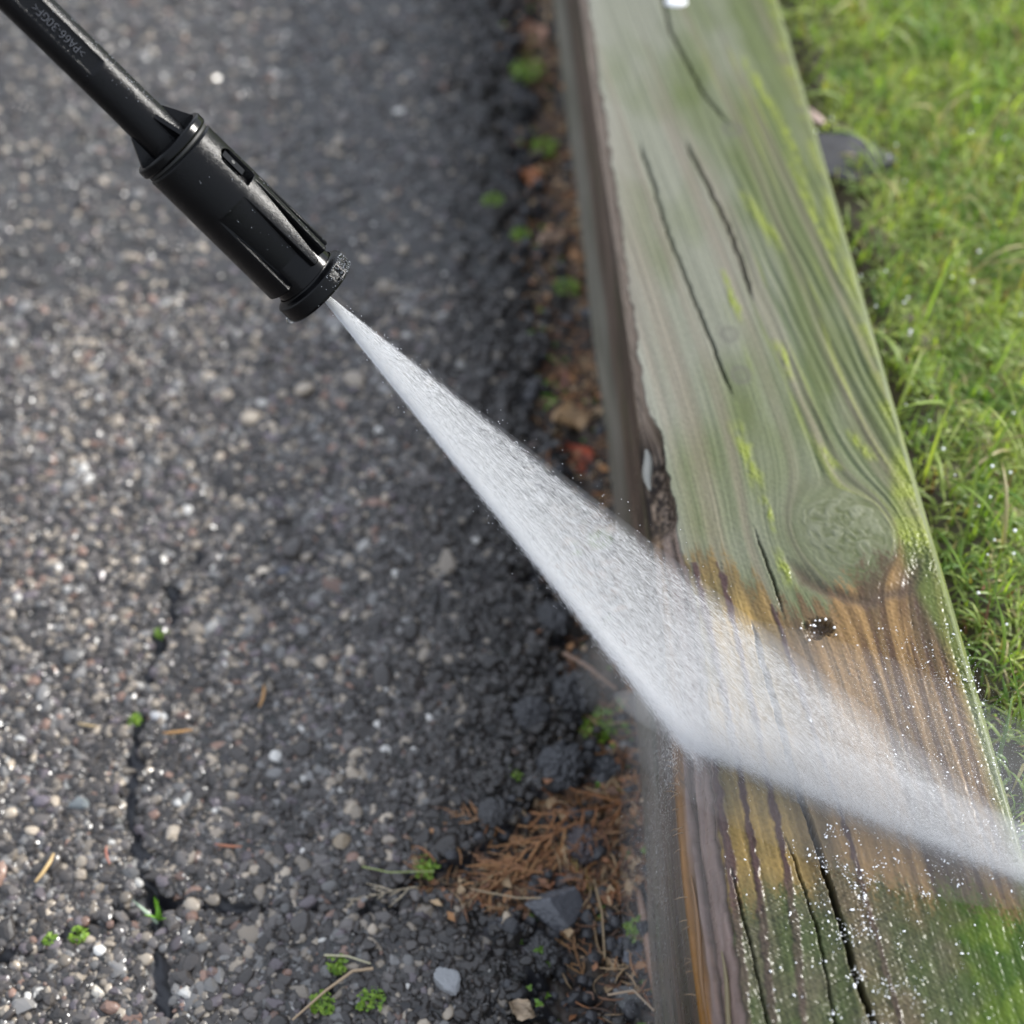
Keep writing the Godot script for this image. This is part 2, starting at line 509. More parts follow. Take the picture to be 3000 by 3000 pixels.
				c = c.lerp(moss, clampf(ym, 0, 1) * 0.85)
				disp += 0.0007 * clampf(ym, 0, 1) * (0.6 + g3)
				# the washed band
				var zt := curve_x(clean_top, x) + 0.012 * n_a.get_noise_2d(lineu * 500.0, 5.0) + 0.010 * n_b.get_noise_2d(x * 500.0, z * 160.0)
				var zb := curve_x(clean_bot, x) + 0.008 * n_a.get_noise_2d(lineu * 400.0, 15.0) + 0.005 * n_b.get_noise_2d(x * 260.0, z * 120.0)
				var washed := sstep(-0.008, 0.008, z - zt + 0.010 * g2 + 0.008 * g3 + 0.010 * g)
				if washed > 0.0:
					var ochre := Color(0.40, 0.268, 0.090).lerp(Color(0.200, 0.155, 0.070), clampf(0.5 + 1.3 * n_a.get_noise_2d(x * 110.0, z * 60.0), 0, 1))
					var tanc := Color(0.34, 0.210, 0.090).lerp(Color(0.140, 0.098, 0.058), clampf(0.5 + 1.4 * n_a.get_noise_2d(lineu * 180.0, z * 14.0 + 60.0), 0, 1))
					var w := ochre.lerp(tanc, sstep(0.140, 0.172, x))
					w = w * (0.70 + 0.60 * gm + 0.25 * g3)
					w = w.lerp(Color(0.070, 0.040, 0.034), clampf(1.6 * ridge_w, 0, 1) * sstep(0.05, 0.5, -rg) * 0.85)
					w = w.lerp(Color(0.11, 0.085, 0.05), clampf(0.75 * (1.0 - sstep(0.0, 0.030, z - zt)) * (0.6 + big * 1.5) , 0, 1))
					# below the band: wet, thin dark algae
					var below := sstep(-0.010, 0.010, z - zb + 0.008 * g2 + 0.010 * g3)
					var wetg := Color(0.125, 0.120, 0.070).lerp(Color(0.085, 0.105, 0.042), clampf(0.5 + 1.5 * n_a.get_noise_2d(x * 140.0, z * 80.0 + 30.0), 0, 1))
					wetg = wetg.lerp(Color(0.20, 0.135, 0.085), 0.5 * clampf(n_a.get_noise_2d(x * 90.0 + 70.0, z * 60.0) * 2.5, 0, 1) * sstep(0.15, 0.165, x))
					var gr := sstep(0.190, 0.220, x + 0.02 * n_a.get_noise_2d(x * 120.0, z * 100.0) + 0.1 * (z + 0.33))
					wetg = wetg.lerp(Color(0.060, 0.110, 0.016).lerp(Color(0.115, 0.175, 0.022), clampf(n_c.get_noise_2d(x * 260.0, z * 160.0) * 2.0 + 0.1, 0, 1)), gr)
					wetg = wetg * (0.8 + 0.4 * gm)
					w = w.lerp(wetg, below)
					for l in late:
						var m := 1.0 - sstep(0.6, 1.1, absf(x - l[0]) / l[1])
						if m > 0.0:
							w = w.lerp(Color(0.085, 0.050, 0.050) * (0.8 + 0.5 * gm), m * lerpf(0.95, 0.6, below))
							disp += 0.0004 * m
					var keep := sstep(0.238, 0.246, x + 0.012 * exp(-pow((z + 0.56) / 0.05, 2.0)))   # a strip on the right edge stays green
					w = w.lerp(Color(0.15, 0.20, 0.05), keep * 0.8)
					c = c.lerp(w, washed)
					# water running in small waves
					var rip := n_c.get_noise_2d(x * 130.0, z * 620.0 + 260.0 * x)
					disp += below * 0.0022 * (absf(rip) - 0.2) * (1.0 - sstep(0.19, 0.21, x)) + washed * 0.0002 * g3
				c = c.lerp(Color(0.12, 0.085, 0.06), crease * 0.8)
				# hollow left by a small branch
				var hd := Vector2(x - 0.1788, (z + 0.5137) * 1.1 + 0.25 * (x - 0.1788)).length() + 0.003 * n_b.get_noise_2d(x * 420.0, z * 420.0)
				if hd < 0.009:
					var m := 1.0 - sstep(0.003, 0.0085, hd + 0.002 * g3)
					disp -= 0.004 * m
					c = c.lerp(Color(0.045, 0.03, 0.025), m * 0.7)
				# splits
				for s in cuts:
					var d: float = absf(x - s[0])
					if d < s[1] * 2.2:
						var m: float = 1.0 - sstep(s[1] * 0.7, s[1] * 1.4, d)
						disp -= s[2] * m
						c = c.lerp(Color(0.05, 0.05, 0.035), m * (0.7 if z > -0.6 else 0.5))
				# dark marks of knots in the far part
				for k in [Vector3(0.1935, -0.940, 0.007), Vector3(0.1655, -0.700, 0.0065), Vector3(0.1635, -0.735, 0.006)]:
					var kd: float = Vector2(x - k.x, (z - k.y) * 0.8).length() / k.z
					if kd < 1.2:
						c = c.lerp(Color(0.16, 0.15, 0.125), 0.55 * exp(-pow((kd - 0.8) / 0.22, 2.0)) + 0.25 * (1.0 - sstep(0.3, 0.9, kd)))
			else:
				var q := float(i - nside - ncham - ntop)
				if q < 7.0:
					var a := q / 6.0 * PI / 2.0
					out = Vector3(sin(a), cos(a), 0)
					p = Vector3(BR - 0.004, TOP - 0.004, z) + out * 0.004
				else:
					out = Vector3.RIGHT
					p = Vector3(BR, TOP - 0.004 - (q - 6.0) * 0.006, z)
				disp = 0.0006 * n_a.get_noise_2d(q * 30.0, z * 20.0)
				c = Color(0.26, 0.30, 0.09).lerp(Color(0.20, 0.23, 0.13), clampf(0.5 + n_b.get_noise_2d(q * 20.0, z * 90.0), 0, 1))
			pos[j * nu + i] = p + out * disp
			c = c * 0.53
			col[j * nu + i] = Color(maxf(c.r, 0.004), maxf(c.g, 0.004), maxf(c.b, 0.004))
			uv[j * nu + i] = Vector2(float(i) / (nu - 1), (z + 1.2) / 1.2)
	# how wet: glossy from the washed band towards the camera
	var im := Image.create(128, 512, false, Image.FORMAT_RGB8)
	for y in 512:
		var zz := (y + 0.5) / 512.0 * 1.2 - 1.2
		for x in 128:
			var w := sstep(-0.60, -0.55, zz + 0.02 * n_a.get_noise_2d(x * 4.0, y * 2.0))
			var v := lerpf(0.55, 0.29, w) + 0.10 * n_b.get_noise_2d(x * 12.0, y * 3.0)
			im.set_pixel(x, y, Color(v, v, v))
	var m := vmat(1.0, 0.30)
	m.roughness_texture = ImageTexture.create_from_image(im)
	m.texture_repeat = false
	# fibres, stretched along the grain
	var ft := noise_tex(0.05, 1024, 21)
	var fg := Gradient.new()
	fg.colors = PackedColorArray([Color(0.66, 0.65, 0.63), Color(0.90, 0.90, 0.89), Color(1, 1, 1)])
	fg.offsets = PackedFloat32Array([0.22, 0.5, 0.75])
	ft.color_ramp = fg
	m.detail_enabled = true
	m.detail_blend_mode = BaseMaterial3D.BLEND_MODE_MUL
	m.detail_uv_layer = BaseMaterial3D.DETAIL_UV_2
	m.detail_albedo = ft
	var uv2 := PackedVector2Array()
	uv2.resize(nu * nv)
	for k in nu * nv:
		var p := pos[k]
		uv2[k] = Vector2((p.x - 0.10 * p.z - (p.y if p.x < BL + 0.003 else 0.0)) / 0.034, p.z / 0.62)
	part("body", grid_mesh(nu, nv, pos, col, uv, true, false, uv2), m, t)
	# slivers and fibres torn up along the worn edge
	var sm := vmat(0.45)
	for k in 26:
		var zz := rng.randf_range(-0.45, -0.27)
		var st := begin()
		var a := Vector3(BL + rng.randf_range(-0.0005, 0.002), TOP - rng.randf_range(0.012, 0.020), zz)
		var dir := Vector3(-1, rng.randf_range(-0.2, 0.6), rng.randf_range(-0.7, 0.7)).normalized()
		var ln := rng.randf_range(0.003, 0.007)
		var w := rng.randf_range(0.00018, 0.0004)
		a.x += left_x(zz) - BL
		tube(st, [a, a + dir * ln * 0.5 + Vector3(0, 0.0006, 0), a + dir * ln + Vector3(0, -0.0006, 0)], [w, w * 0.8, w * 0.2], 5, Color(0.20, 0.13, 0.07))
		part("splinter", done(st), sm, t)
	for s in [[0.1000, 0.1455, -0.345, 0.08, 0.0012, Color(0.16, 0.075, 0.02)], [0.1075, 0.1545, -0.315, 0.055, 0.0012, Color(0.17, 0.135, 0.07)], [0.1062, 0.1510, -0.635, 0.030, 0.0030, Color(0.24, 0.235, 0.20)], [0.1048, 0.1465, -0.560, 0.05, 0.0016, Color(0.16, 0.115, 0.09)]]:
		var st := begin()
		var pts := []
		var rad := []
		for q in 9:
			var f := q / 8.0
			pts.append(Vector3(s[0] + 0.0006 * sin(f * 7.0) - 0.0012 * f, s[1] + 0.0007 * sin(f * 5.0 + 1.0), s[2] + (f - 0.5) * s[3]))
			rad.append(s[4] * (0.15 + 0.85 * sin(clampf(f * 0.92 + 0.06, 0, 1) * PI)))
		tube(st, pts, rad, 7, s[5])
		part("splinter", done(st), sm, t)

# ------------------------------------------------------------------ asphalt, soil, lawn
func stone_color(x: float, z := -0.5) -> Color:
	var u := rng.randf()
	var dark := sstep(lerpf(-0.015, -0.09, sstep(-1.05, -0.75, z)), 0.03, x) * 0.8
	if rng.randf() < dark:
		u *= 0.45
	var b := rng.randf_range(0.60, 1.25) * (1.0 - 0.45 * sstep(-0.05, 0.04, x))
	if u < 0.46: return Color(0.048, 0.042, 0.038) * b
	if u < 0.67: return Color(0.108, 0.096, 0.088) * b
	if u < 0.78: return Color(0.165, 0.158, 0.150) * b
	if u < 0.86: return Color(0.225, 0.19, 0.15) * b
	if u < 0.89: return Color(0.20, 0.125, 0.095) * b
	if u < 0.945: return Color(0.34, 0.285, 0.22) * b
	if u < 0.988: return Color(0.12, 0.10, 0.105) * b
	return Color(0.52, 0.50, 0.46) * b

func build_ground() -> void:
	var a := Node3D.new()
	a.name = "asphalt_pavement"
	add_child(a)
	a.set_meta("label", "worn wet asphalt drive of dark binder and mixed pebbles, cracked beside the timber")
	kind(a, "structure")
	var pos := PackedVector3Array()
	var col := PackedColorArray()
	pos.resize(anu * anv); col.resize(anu * anv)
	for j in anv:
		for i in anu:
			var x := AX0 + i * ACELL
			var z := AZ0 + j * ACELL
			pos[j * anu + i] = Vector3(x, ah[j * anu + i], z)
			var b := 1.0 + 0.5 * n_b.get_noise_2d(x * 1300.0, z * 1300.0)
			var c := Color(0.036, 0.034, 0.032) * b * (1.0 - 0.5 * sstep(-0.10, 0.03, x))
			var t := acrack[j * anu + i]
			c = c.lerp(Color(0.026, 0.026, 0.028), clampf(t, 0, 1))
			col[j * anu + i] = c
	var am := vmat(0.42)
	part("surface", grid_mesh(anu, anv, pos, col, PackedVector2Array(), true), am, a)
	# the rest of the drive, out of sight of the photograph
	var st := begin()
	for q in [[-40.0, AX0 + 0.002, -40.0, 40.0], [AX0 + 0.002, AX1, -40.0, AZ0 + 0.002], [AX0 + 0.002, AX1, AZ1 - 0.002, 40.0]]:
		for v in [Vector3(q[0], -0.002, q[2]), Vector3(q[1], -0.002, q[2]), Vector3(q[1], -0.002, q[3]), Vector3(q[0], -0.002, q[2]), Vector3(q[1], -0.002, q[3]), Vector3(q[0], -0.002, q[3])]:
			st.add_vertex(v)
	var fm := mat(lin(0.085, 0.082, 0.08), 0.5)
	var ft := noise_tex(0.09, 512, 5)
	var ramp := Gradient.new()
	ramp.colors = PackedColorArray([Color(0.12, 0.12, 0.12), Color(0.35, 0.34, 0.33), Color(0.62, 0.58, 0.52)])
	ramp.offsets = PackedFloat32Array([0.3, 0.55, 0.8])
	ft.color_ramp = ramp
	fm.albedo_color = Color.WHITE
	fm.albedo_texture = ft
	fm.uv1_triplanar = true
	fm.uv1_world_triplanar = true
	fm.uv1_scale = Vector3.ONE * 4.0
	part("far_surface", done(st), fm, a)
	# aggregate
	var shapes := []
	for k in 5: shapes.append(stone_mesh(100 + k, true, 1, 0.75, 0.0, 0.48 + 0.02 * k))
	for k in 2: shapes.append(stone_mesh(200 + k, false, 1, 0.7))
	var xf := []
	var cl := []
	for k in 7:
		xf.append([]); cl.append([])
	var big := []
	for n in 140000:
		var x := rng.randf_range(-0.78, 0.078)
		var z := rng.randf_range(-1.95, -0.10)
		if rng.randf() < 0.4:   # more of them close by, where they show
			x = rng.randf_range(-0.36, 0.075); z = rng.randf_range(-0.98, -0.33)
		var h := asphalt_at(x, z)
		if h.y > 0.4 and (h.y < 0.99 or rng.randf() < clampf((h.y - 1.0) * 3.0, 0.0, 1.0)):
			continue
		var s := 0.0012 + 0.0043 * pow(rng.randf(), 2.4)
		if rng.randf() < 0.03: s *= rng.randf_range(1.3, 2.1)
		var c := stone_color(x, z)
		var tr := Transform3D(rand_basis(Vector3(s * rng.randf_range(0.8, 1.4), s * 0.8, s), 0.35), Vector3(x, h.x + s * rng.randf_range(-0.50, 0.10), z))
		var k := rng.randi() % 7
		if s > 0.0050 and z > -0.80 and x > -0.30 and big.size() < 292:
			big.append([tr, c, k])
		else:
			xf[k].append(tr); cl[k].append(c)
	var sm := vmat(0.25)
	for k in 7:
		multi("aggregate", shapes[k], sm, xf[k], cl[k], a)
	# the stones that show largest, each one its own piece
	var tints := []
	for b in big:
		var m: StandardMaterial3D = null
		for t in tints:
			if absf(t[0].r - b[1].r) + absf(t[0].g - b[1].g) + absf(t[0].b - b[1].b) < 0.03:
				m = t[1]
		if m == null:
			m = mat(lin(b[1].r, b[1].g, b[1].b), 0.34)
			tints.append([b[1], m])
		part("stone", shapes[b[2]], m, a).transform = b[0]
	# pebbles that stand out in the photograph
	for p in [[-0.1261, -0.699, 0.0062, Color(0.55, 0.47, 0.37), 5], [-0.113, -0.699, 0.0052, Color(0.10, 0.105, 0.125), 0], [-0.071, -0.4984, 0.0075, Color(0.24, 0.19, 0.13), 1], [-0.2295, -0.5425, 0.0042, Color(0.50, 0.47, 0.40), 6], [-0.198, -0.414, 0.0048, Color(0.55, 0.50, 0.42), 4], [-0.222, -0.530, 0.0068, Color(0.15, 0.165, 0.165), 2], [-0.245, -0.533, 0.0068, Color(0.11, 0.095, 0.11), 3], [-0.185, -0.590, 0.0050, Color(0.38, 0.38, 0.38), 1]]:
		part("stone", shapes[p[4]], mat(lin(p[3].r, p[3].g, p[3].b), 0.3), a).transform = Transform3D(rand_basis(Vector3(p[2], p[2] * 0.7, p[2] * 0.85), 0.15), Vector3(p[0], 0.0015, p[1]))
	# soil between the asphalt and the timber
	var nu := 80
	var nv := 680
	pos = PackedVector3Array(); col = PackedColorArray()
	pos.resize(nu * nv); col.resize(nu * nv)
	for j in nv:
		var z := -2.0 + 2.0 * j / (nv - 1)
		for i in nu:
			var x := -0.09 + 0.20 * i / (nu - 1)
			pos[j * nu + i] = Vector3(x, soil_y(x, z), z)
			var b := 1.0 + 0.6 * n_b.get_noise_2d(x * 700.0, z * 700.0)
			col[j * nu + i] = Color(0.034, 0.027, 0.022).lerp(Color(0.085, 0.062, 0.045), clampf(n_a.get_noise_2d(x * 160.0, z * 160.0) * 1.5, 0, 1)) * b
	kind(single("soil_strip", grid_mesh(nu, nv, pos, col, PackedVector2Array(), true), vmat(0.6), "dark wet soil in the gap between asphalt and timber", "soil"), "structure")
	# lawn soil
	nu = 130; nv = 400
	pos = PackedVector3Array(); col = PackedColorArray()
	pos.resize(nu * nv); col.resize(nu * nv)
	for j in nv:
		var z := -2.2 + 2.4 * j / (nv - 1)
		for i in nu:
			var x := 0.245 + 0.75 * i / (nu - 1)
			pos[j * nu + i] = Vector3(x, LAWN + 0.008 * n_a.get_noise_2d(x * 70.0, z * 70.0) + 0.004 * n_b.get_noise_2d(x * 500.0, z * 500.0) - 0.016 * (1.0 - sstep(0.25, 0.285, x)), z)
			col[j * nu + i] = Color(0.060, 0.046, 0.030).lerp(Color(0.17, 0.19, 0.045), sstep(0.27, 0.33, x + 0.03 * n_a.get_noise_2d(x * 200.0, z * 200.0)))
	kind(single("lawn_soil", grid_mesh(nu, nv, pos, col, PackedVector2Array(), true), vmat(0.7), "brown mossy soil under the grass right of the timber", "soil"), "structure")
	st = begin()
	for q in [[0.99, 40.0, -40.0, 40.0], [0.23, 0.99, -40.0, -2.19], [0.23, 0.99, 0.19, 40.0]]:
		for v in [Vector3(q[0], LAWN, q[2]), Vector3(q[1], LAWN, q[2]), Vector3(q[1], LAWN, q[3]), Vector3(q[0], LAWN, q[2]), Vector3(q[1], LAWN, q[3]), Vector3(q[0], LAWN, q[3])]:
			st.add_vertex(v)
	var gm := mat(lin(0.10, 0.15, 0.03), 0.8)
	kind(single("lawn_ground", done(st), gm, "green lawn stretching away beyond the timber", "lawn"), "structure")

func blade_mesh(bend: float, sd: int) -> ArrayMesh:
	# a folded leaf of unit length standing along y, bending towards z
	var r := RandomNumberGenerator.new()
	r.seed = sd
	var st := begin()
	var n := 6
	var rows := []
	for i in n + 1:
		var t := float(i) / n
		var a := bend * t
		var y := sin(a) / maxf(bend, 0.01)
		var zz := (1.0 - cos(a)) / maxf(bend, 0.01)
		var w := 0.5 * (1.0 - pow(t, 2.6)) * (0.7 + 0.3 * sin(minf(t * 4.0, 1.57)))
		rows.append([Vector3(-w, y, zz + 0.02), Vector3(0, y, zz), Vector3(w, y, zz + 0.02)])
	for i in n:
		for s in 2:
			var a: Vector3 = rows[i][s]
			var b: Vector3 = rows[i][s + 1]
			var c: Vector3 = rows[i + 1][s + 1]
			var d: Vector3 = rows[i + 1][s]
			for v in [a, c, b, a, d, c]: st.add_vertex(v)
	return done(st)

func build_lawn() -> void:
	var g := Node3D.new()
	g.name = "grass"
	add_child(g)
	g.set_meta("label", "short yellow-green mossy lawn grass growing right of the timber")
	g.set_meta("category", "grass")
	kind(g, "stuff")
	var m := vmat(0.45)
	m.backlight_enabled = true
	m.backlight = Color(0.95, 1.0, 0.5)
	var shapes := [blade_mesh(0.5, 1), blade_mesh(1.1, 2), blade_mesh(1.8, 3), blade_mesh(2.4, 4)]
	var xf := [[], [], [], []]
	var cl := [[], [], [], []]
	for n in 135000:
		var x := 0.256 + 0.62 * pow(rng.randf(), 1.15)
		var z := rng.randf_range(-1.85, -0.15)
		var e := sstep(0.258, 0.283 + 0.034 * sstep(-0.70, -0.95, z) + 0.02 * n_a.get_noise_2d(z * 120.0, 3.0), x)
		if rng.randf() > 0.12 + 0.88 * e: continue
		var clump := n_a.get_noise_2d(x * 160.0, z * 160.0)
		if rng.randf() > 0.75 + clump: continue
		var ln := rng.randf_range(0.010, 0.025)
		var w := rng.randf_range(0.0013, 0.0023)
		if rng.randf() < 0.02: ln = rng.randf_range(0.045, 0.075); w = rng.randf_range(0.0018, 0.0028)
		var tone := clampf(0.5 + 0.9 * n_a.get_noise_2d(x * 55.0 + 200.0, z * 55.0) + 0.25 * rng.randfn(), 0, 1)
		var c := Color(0.165, 0.285, 0.065).lerp(Color(0.46, 0.53, 0.15), tone) * rng.randf_range(0.8, 1.2)
		if rng.randf() < 0.09: c = Color(0.50, 0.42, 0.22) * rng.randf_range(0.7, 1.2)
		if rng.randf() < 0.02: c = Color(0.22, 0.10, 0.05)
		var yaw := rng.randf() * TAU
		var b := Basis(Vector3.UP, yaw) * Basis(Vector3.RIGHT, rng.randf_range(-0.2, 0.9))
		var y := LAWN + 0.008 * n_a.get_noise_2d(x * 70.0, z * 70.0) - 0.003 - 0.012 * (1.0 - sstep(0.25, 0.285, x))
		var k := rng.randi() % 4
		xf[k].append(Transform3D(b.scaled_local(Vector3(w, ln, ln)), Vector3(x, y, z)))
		cl[k].append(c)
	for k in 4:
		multi("blades", shapes[k], m, xf[k], cl[k], g)

# ------------------------------------------------------------------ nozzle
const TIP := Vector3(-0.06336, 0.30095, -0.62007)
const FLANGE := Vector3(-0.12452, 0.36943, -0.64197)
var axis := (TIP - FLANGE).normalized()
var nview := Vector3(0.23883, 0.48278, 0.84255)

# A surface of revolution with a radius that depends on angle and length: r(phi, s); phi from the side that faces up, towards the right.
func polar(fr: Callable, s0: float, s1: float, nphi: int, ns: int, cap0 := 0.0, cap1 := 0.0) -> ArrayMesh:
	var pos := PackedVector3Array()
	var rows := ns + 1
	var list := []
	if cap0 >= 0.0: list.append([s0, 0])
	for j in rows: list.append([s0 + (s1 - s0) * j / ns, 1])
	if cap1 >= 0.0: list.append([s1, 0])
	for q in list:
		for i in nphi + 1:
			var phi := TAU * i / nphi
			var r: float = (fr.call(phi, q[0]) if q[1] == 1 else (cap0 if q[0] == s0 else cap1))
			pos.append(Vector3(sin(phi) * r, cos(phi) * r, q[0]))
	return grid_mesh(nphi + 1, list.size(), pos, PackedColorArray(), PackedVector2Array(), true, true)

func adiff(a: float, b: float) -> float:
	return absf(wrapf(a - b, -PI, PI))

func build_lance() -> void:
	var L := TIP.distance_to(FLANGE)
	var t := thing("pressure_washer_lance", "black plastic pressure washer lance with nozzle head, wet, spraying water", "pressure washer", "", FLANGE)
	var yv := (nview - axis * nview.dot(axis)).normalized()
	t.basis = Basis(yv.cross(axis), yv, axis)
	var pl := mat(lin(0.0018, 0.0018, 0.0022), 0.25, 0.31)
	pl.normal_enabled = true
	pl.normal_texture = noise_tex(0.22, 512, 31, true, 3.0)
	pl.normal_scale = 0.55
	pl.uv1_triplanar = true
	pl.uv1_scale = Vector3.ONE * 16.0
	var smooth := mat(lin(0.0022, 0.0022, 0.0026), 0.20, 0.30)
	smooth.normal_enabled = true
	smooth.normal_texture = noise_tex(0.05, 512, 32, true, 3.0)
	smooth.normal_scale = 0.15
	smooth.uv1_triplanar = true
	smooth.uv1_scale = Vector3.ONE * 25.0
	var RT := 0.0098
	var R := 0.0186
	# tube with a sunk panel for the lettering
	var p0 := -0.0905
	var p1 := -0.0465
	var pc := 0.19
	var flat := RT * cos(0.36) - 0.0002
	var tube_r := func(phi: float, s: float) -> float:
		var r := RT * (1.0 + 0.05 * sstep(-0.03, 0.0, s))
		var d := adiff(phi, pc)
		if d < 0.42 and s > p0 and s < p1:
			r = minf(r, flat / cos(d) - 0.0007)
		return r
	part("tube", polar(tube_r, -0.42, 0.001, 120, 420), pl, t)
	# lettering on the panel, raised; it reads from the nozzle up towards the hand
	var tm := TextMesh.new()
	var f := SystemFont.new()
	f.font_names = PackedStringArray(["Droid Sans"])
	tm.font = f
	tm.text = ">PA66-30GF<"
	tm.font_size = 32
	tm.pixel_size = 0.000150
	tm.depth = 0.0006
	var tx := part("lettering", tm, mat(lin(0.035, 0.035, 0.040), 0.25, 0.6), t)  # same plastic as the tube; paler because wet glints are put into the colour
	var pn := Vector3(sin(pc), cos(pc), 0)
	tx.transform = Transform3D(Basis(Vector3(0, 0, -1), Vector3(-cos(pc), sin(pc), 0), pn), pn * (flat + 0.0002) + Vector3(0, 0, (p0 + p1) * 0.5) - Vector3(-cos(pc), sin(pc), 0) * 0.0)
	# fins between tube and flange
	for ang in [1.62, 0.45, -1.38, -2.7]:
		var st := SurfaceTool.new()
		st.begin(Mesh.PRIMITIVE_TRIANGLES)
		st.set_smooth_group(-1)
		var o := Vector3(sin(ang), cos(ang), 0)
		var w := Vector3(cos(ang), -sin(ang), 0) * 0.0011
		var a := o * (RT - 0.001) + Vector3(0, 0, -0.0155)
		var b := o * (RT + 0.0006) + Vector3(0, 0, -0.0150)
		var c := o * (R - 0.0016) + Vector3(0, 0, -0.0022)
		var d := o * (R - 0.0016) + Vector3(0, 0, 0.0005)
		var e := o * (RT - 0.001) + Vector3(0, 0, 0.0005)
		var ring := [a, b, c, d, e]
		for s in [1.0, -1.0]:
			for k in range(1, 4):
				var tri := [ring[0] + w * s, ring[k] + w * s, ring[k + 1] + w * s]
				if s < 0.0: tri.reverse()
				for v in tri: st.add_vertex(v)
		for k in 5:
			var u: Vector3 = ring[k]
			var v: Vector3 = ring[(k + 1) % 5]
			for q in [u + w, u - w, v - w, u + w, v - w, v + w]: st.add_vertex(q)
		st.generate_normals()
		part("fin", st.commit(), smooth, t)
	# flange
	var flange_r := func(_phi: float, s: float) -> float:
		var e := minf(s + 0.0026, 0.0026 - s + 0.0002)
		return R * 1.03 - 0.0008 * (1.0 - sstep(0.0, 0.0010, e))
	part("flange", polar(flange_r, -0.0026, 0.0026, 96, 12), smooth, t)
	var gap_r := func(_phi: float, _s: float) -> float: return R * 0.95
	part("gasket", polar(gap_r, 0.0024, 0.0046, 96, 3), mat(lin(0.006, 0.006, 0.006), 0.6), t)
	# body: smooth near the flange, deep flutes towards the front
	var s_end := 0.0815
	var body_r := func(phi: float, s: float) -> float:
		var r := R * (0.985 + 0.045 * s / 0.09)
		r -= 0.0009 * (1.0 - sstep(0.0046, 0.0058, s))
		var opened := clampf((s - 0.036) / (s_end - 0.036), 0.0, 1.0)
		var e := 0.035
		var cut := 0.0
		# one broad flute towards the camera and narrow wedges that open towards the front
		cut = maxf(cut, (sstep(-0.50 - e, -0.50, phi) * (1.0 - sstep(0.35, 0.35 + e, phi)) if phi < 3.0 else sstep(TAU - 0.50 - e, TAU - 0.50, phi)) * 0.0046 * pow(opened, 0.8))
		for w in [[1.01, 0.75, 0.15], [1.30, 1.20, 0.085], [2.1, 2.2, 0.16], [2.9, 3.0, 0.2], [4.1, 4.1, 0.2]]:
			var hw: float = w[2] * opened
			var dd := adiff(phi, lerpf(w[0], w[1], opened))
			if opened > 0.0:
				cut = maxf(cut, (1.0 - sstep(hw, hw + 0.03, dd)) * 0.0044 * minf(1.0, opened * 3.0))
		r -= cut
		if s > s_end - 0.0001:
			r -= 0.0005
		# slot with the catch
		var d := wrapf(phi - 0.93, -PI, PI)
		if s > 0.0160 and s < 0.0345:
			var hw := 0.27
			if s < 0.0195: hw *= sqrt(clampf((s - 0.0160) / 0.003, 0.0, 1.0))
			if absf(d) < hw: r -= 0.0042
		return r
	part("body", polar(body_r, 0.0044, s_end, 420, 230), pl, t)
	# inner barrel shown between the lands and the front ring
	var core_r := func(_phi: float, s: float) -> float: return lerpf(R * 0.78, R * 0.86, clampf((s - 0.06) / 0.028, 0, 1))
	part("barrel", polar(core_r, 0.05, 0.0905, 96, 20, -1.0, -1.0), smooth, t)
	# front ring with notches
	var ring_r := func(phi: float, s: float) -> float:
		var r := R * 1.075
		r = lerpf(R * 0.88, r, sstep(0.0865, 0.0888, s))
		for nphi in [0.62, 1.7, -1.5, 2.9]:
			var d := adiff(phi, nphi)
			if d < 0.16 and s > 0.0895 and s < 0.0945:
				r -= 0.0016 * (1.0 - sstep(0.11, 0.16, d))
		var d2 := adiff(phi, 1.05)
		if d2 < 0.2 and s > 0.0905 and s < 0.0935: r -= 0.0009
		return r - 0.0006 * sstep(0.0955, 0.0966, s)
	part("front_ring", polar(ring_r, 0.0860, 0.0966, 260, 44, -1.0, 0.0125), pl, t)
	var bore_r := func(_phi: float, s: float) -> float: return lerpf(0.0042, 0.0128, clampf((s - 0.078) / 0.0186, 0, 1))
	part("orifice", polar(bore_r, 0.078, 0.0966, 64, 6, 0.0, -1.0), mat(lin(0.006, 0.006, 0.006), 0.5), t)
	# catch inside the slot
	var cm := BoxMesh.new()
	cm.size = Vector3(0.0042, 0.0012, 0.0125)
	var q := Vector3(sin(0.95), cos(0.95), 0)
	var catch_part := part("catch", cm, smooth, t)
	catch_part.transform = Transform3D(Basis(Vector3(cos(0.95), -sin(0.95), 0), q, Vector3(0, 0, -1)), q * (R - 0.0016) + Vector3(0, 0, 0.0235))
	var hole := CylinderMesh.new()
	hole.top_radius = 0.0010; hole.bottom_radius = 0.0010; hole.height = 0.0014
	part("catch_pin", hole, mat(lin(0.004, 0.004, 0.004), 0.4), t).transform = Transform3D(Basis(Vector3(cos(0.95), -sin(0.95), 0), q, Vector3(0, 0, -1)), q * (R - 0.0015) + Vector3(0, 0, 0.0232))
	# water beads
	var ball := SphereMesh.new()
	ball.radius = 1.0; ball.height = 2.0; ball.radial_segments = 8; ball.rings = 4
	var xf := []
	var cl := []
	for n in 420:
		var phi := rng.randf_range(-0.6, 1.7)
		var s := 0.0885 + 0.0078 * rng.randf()
		var r := R * 1.075
		var roll := rng.randf()
		if roll < 0.45:
			s = rng.randf_range(-0.12, -0.002); r = RT; phi = rng.randfn(0.95, 0.45)
			if s > p0 and s < p1 and adiff(phi, pc) < 0.45: continue
		elif roll < 0.6:
			s = rng.randf_range(0.006, 0.08); r = body_r.call(phi, s) ; phi = rng.randf_range(-0.2, 1.4); r = body_r.call(phi, s)
		else:
			phi = rng.randfn(1.0, 0.35)
		var k := rng.randf_range(0.00008, 0.00024)
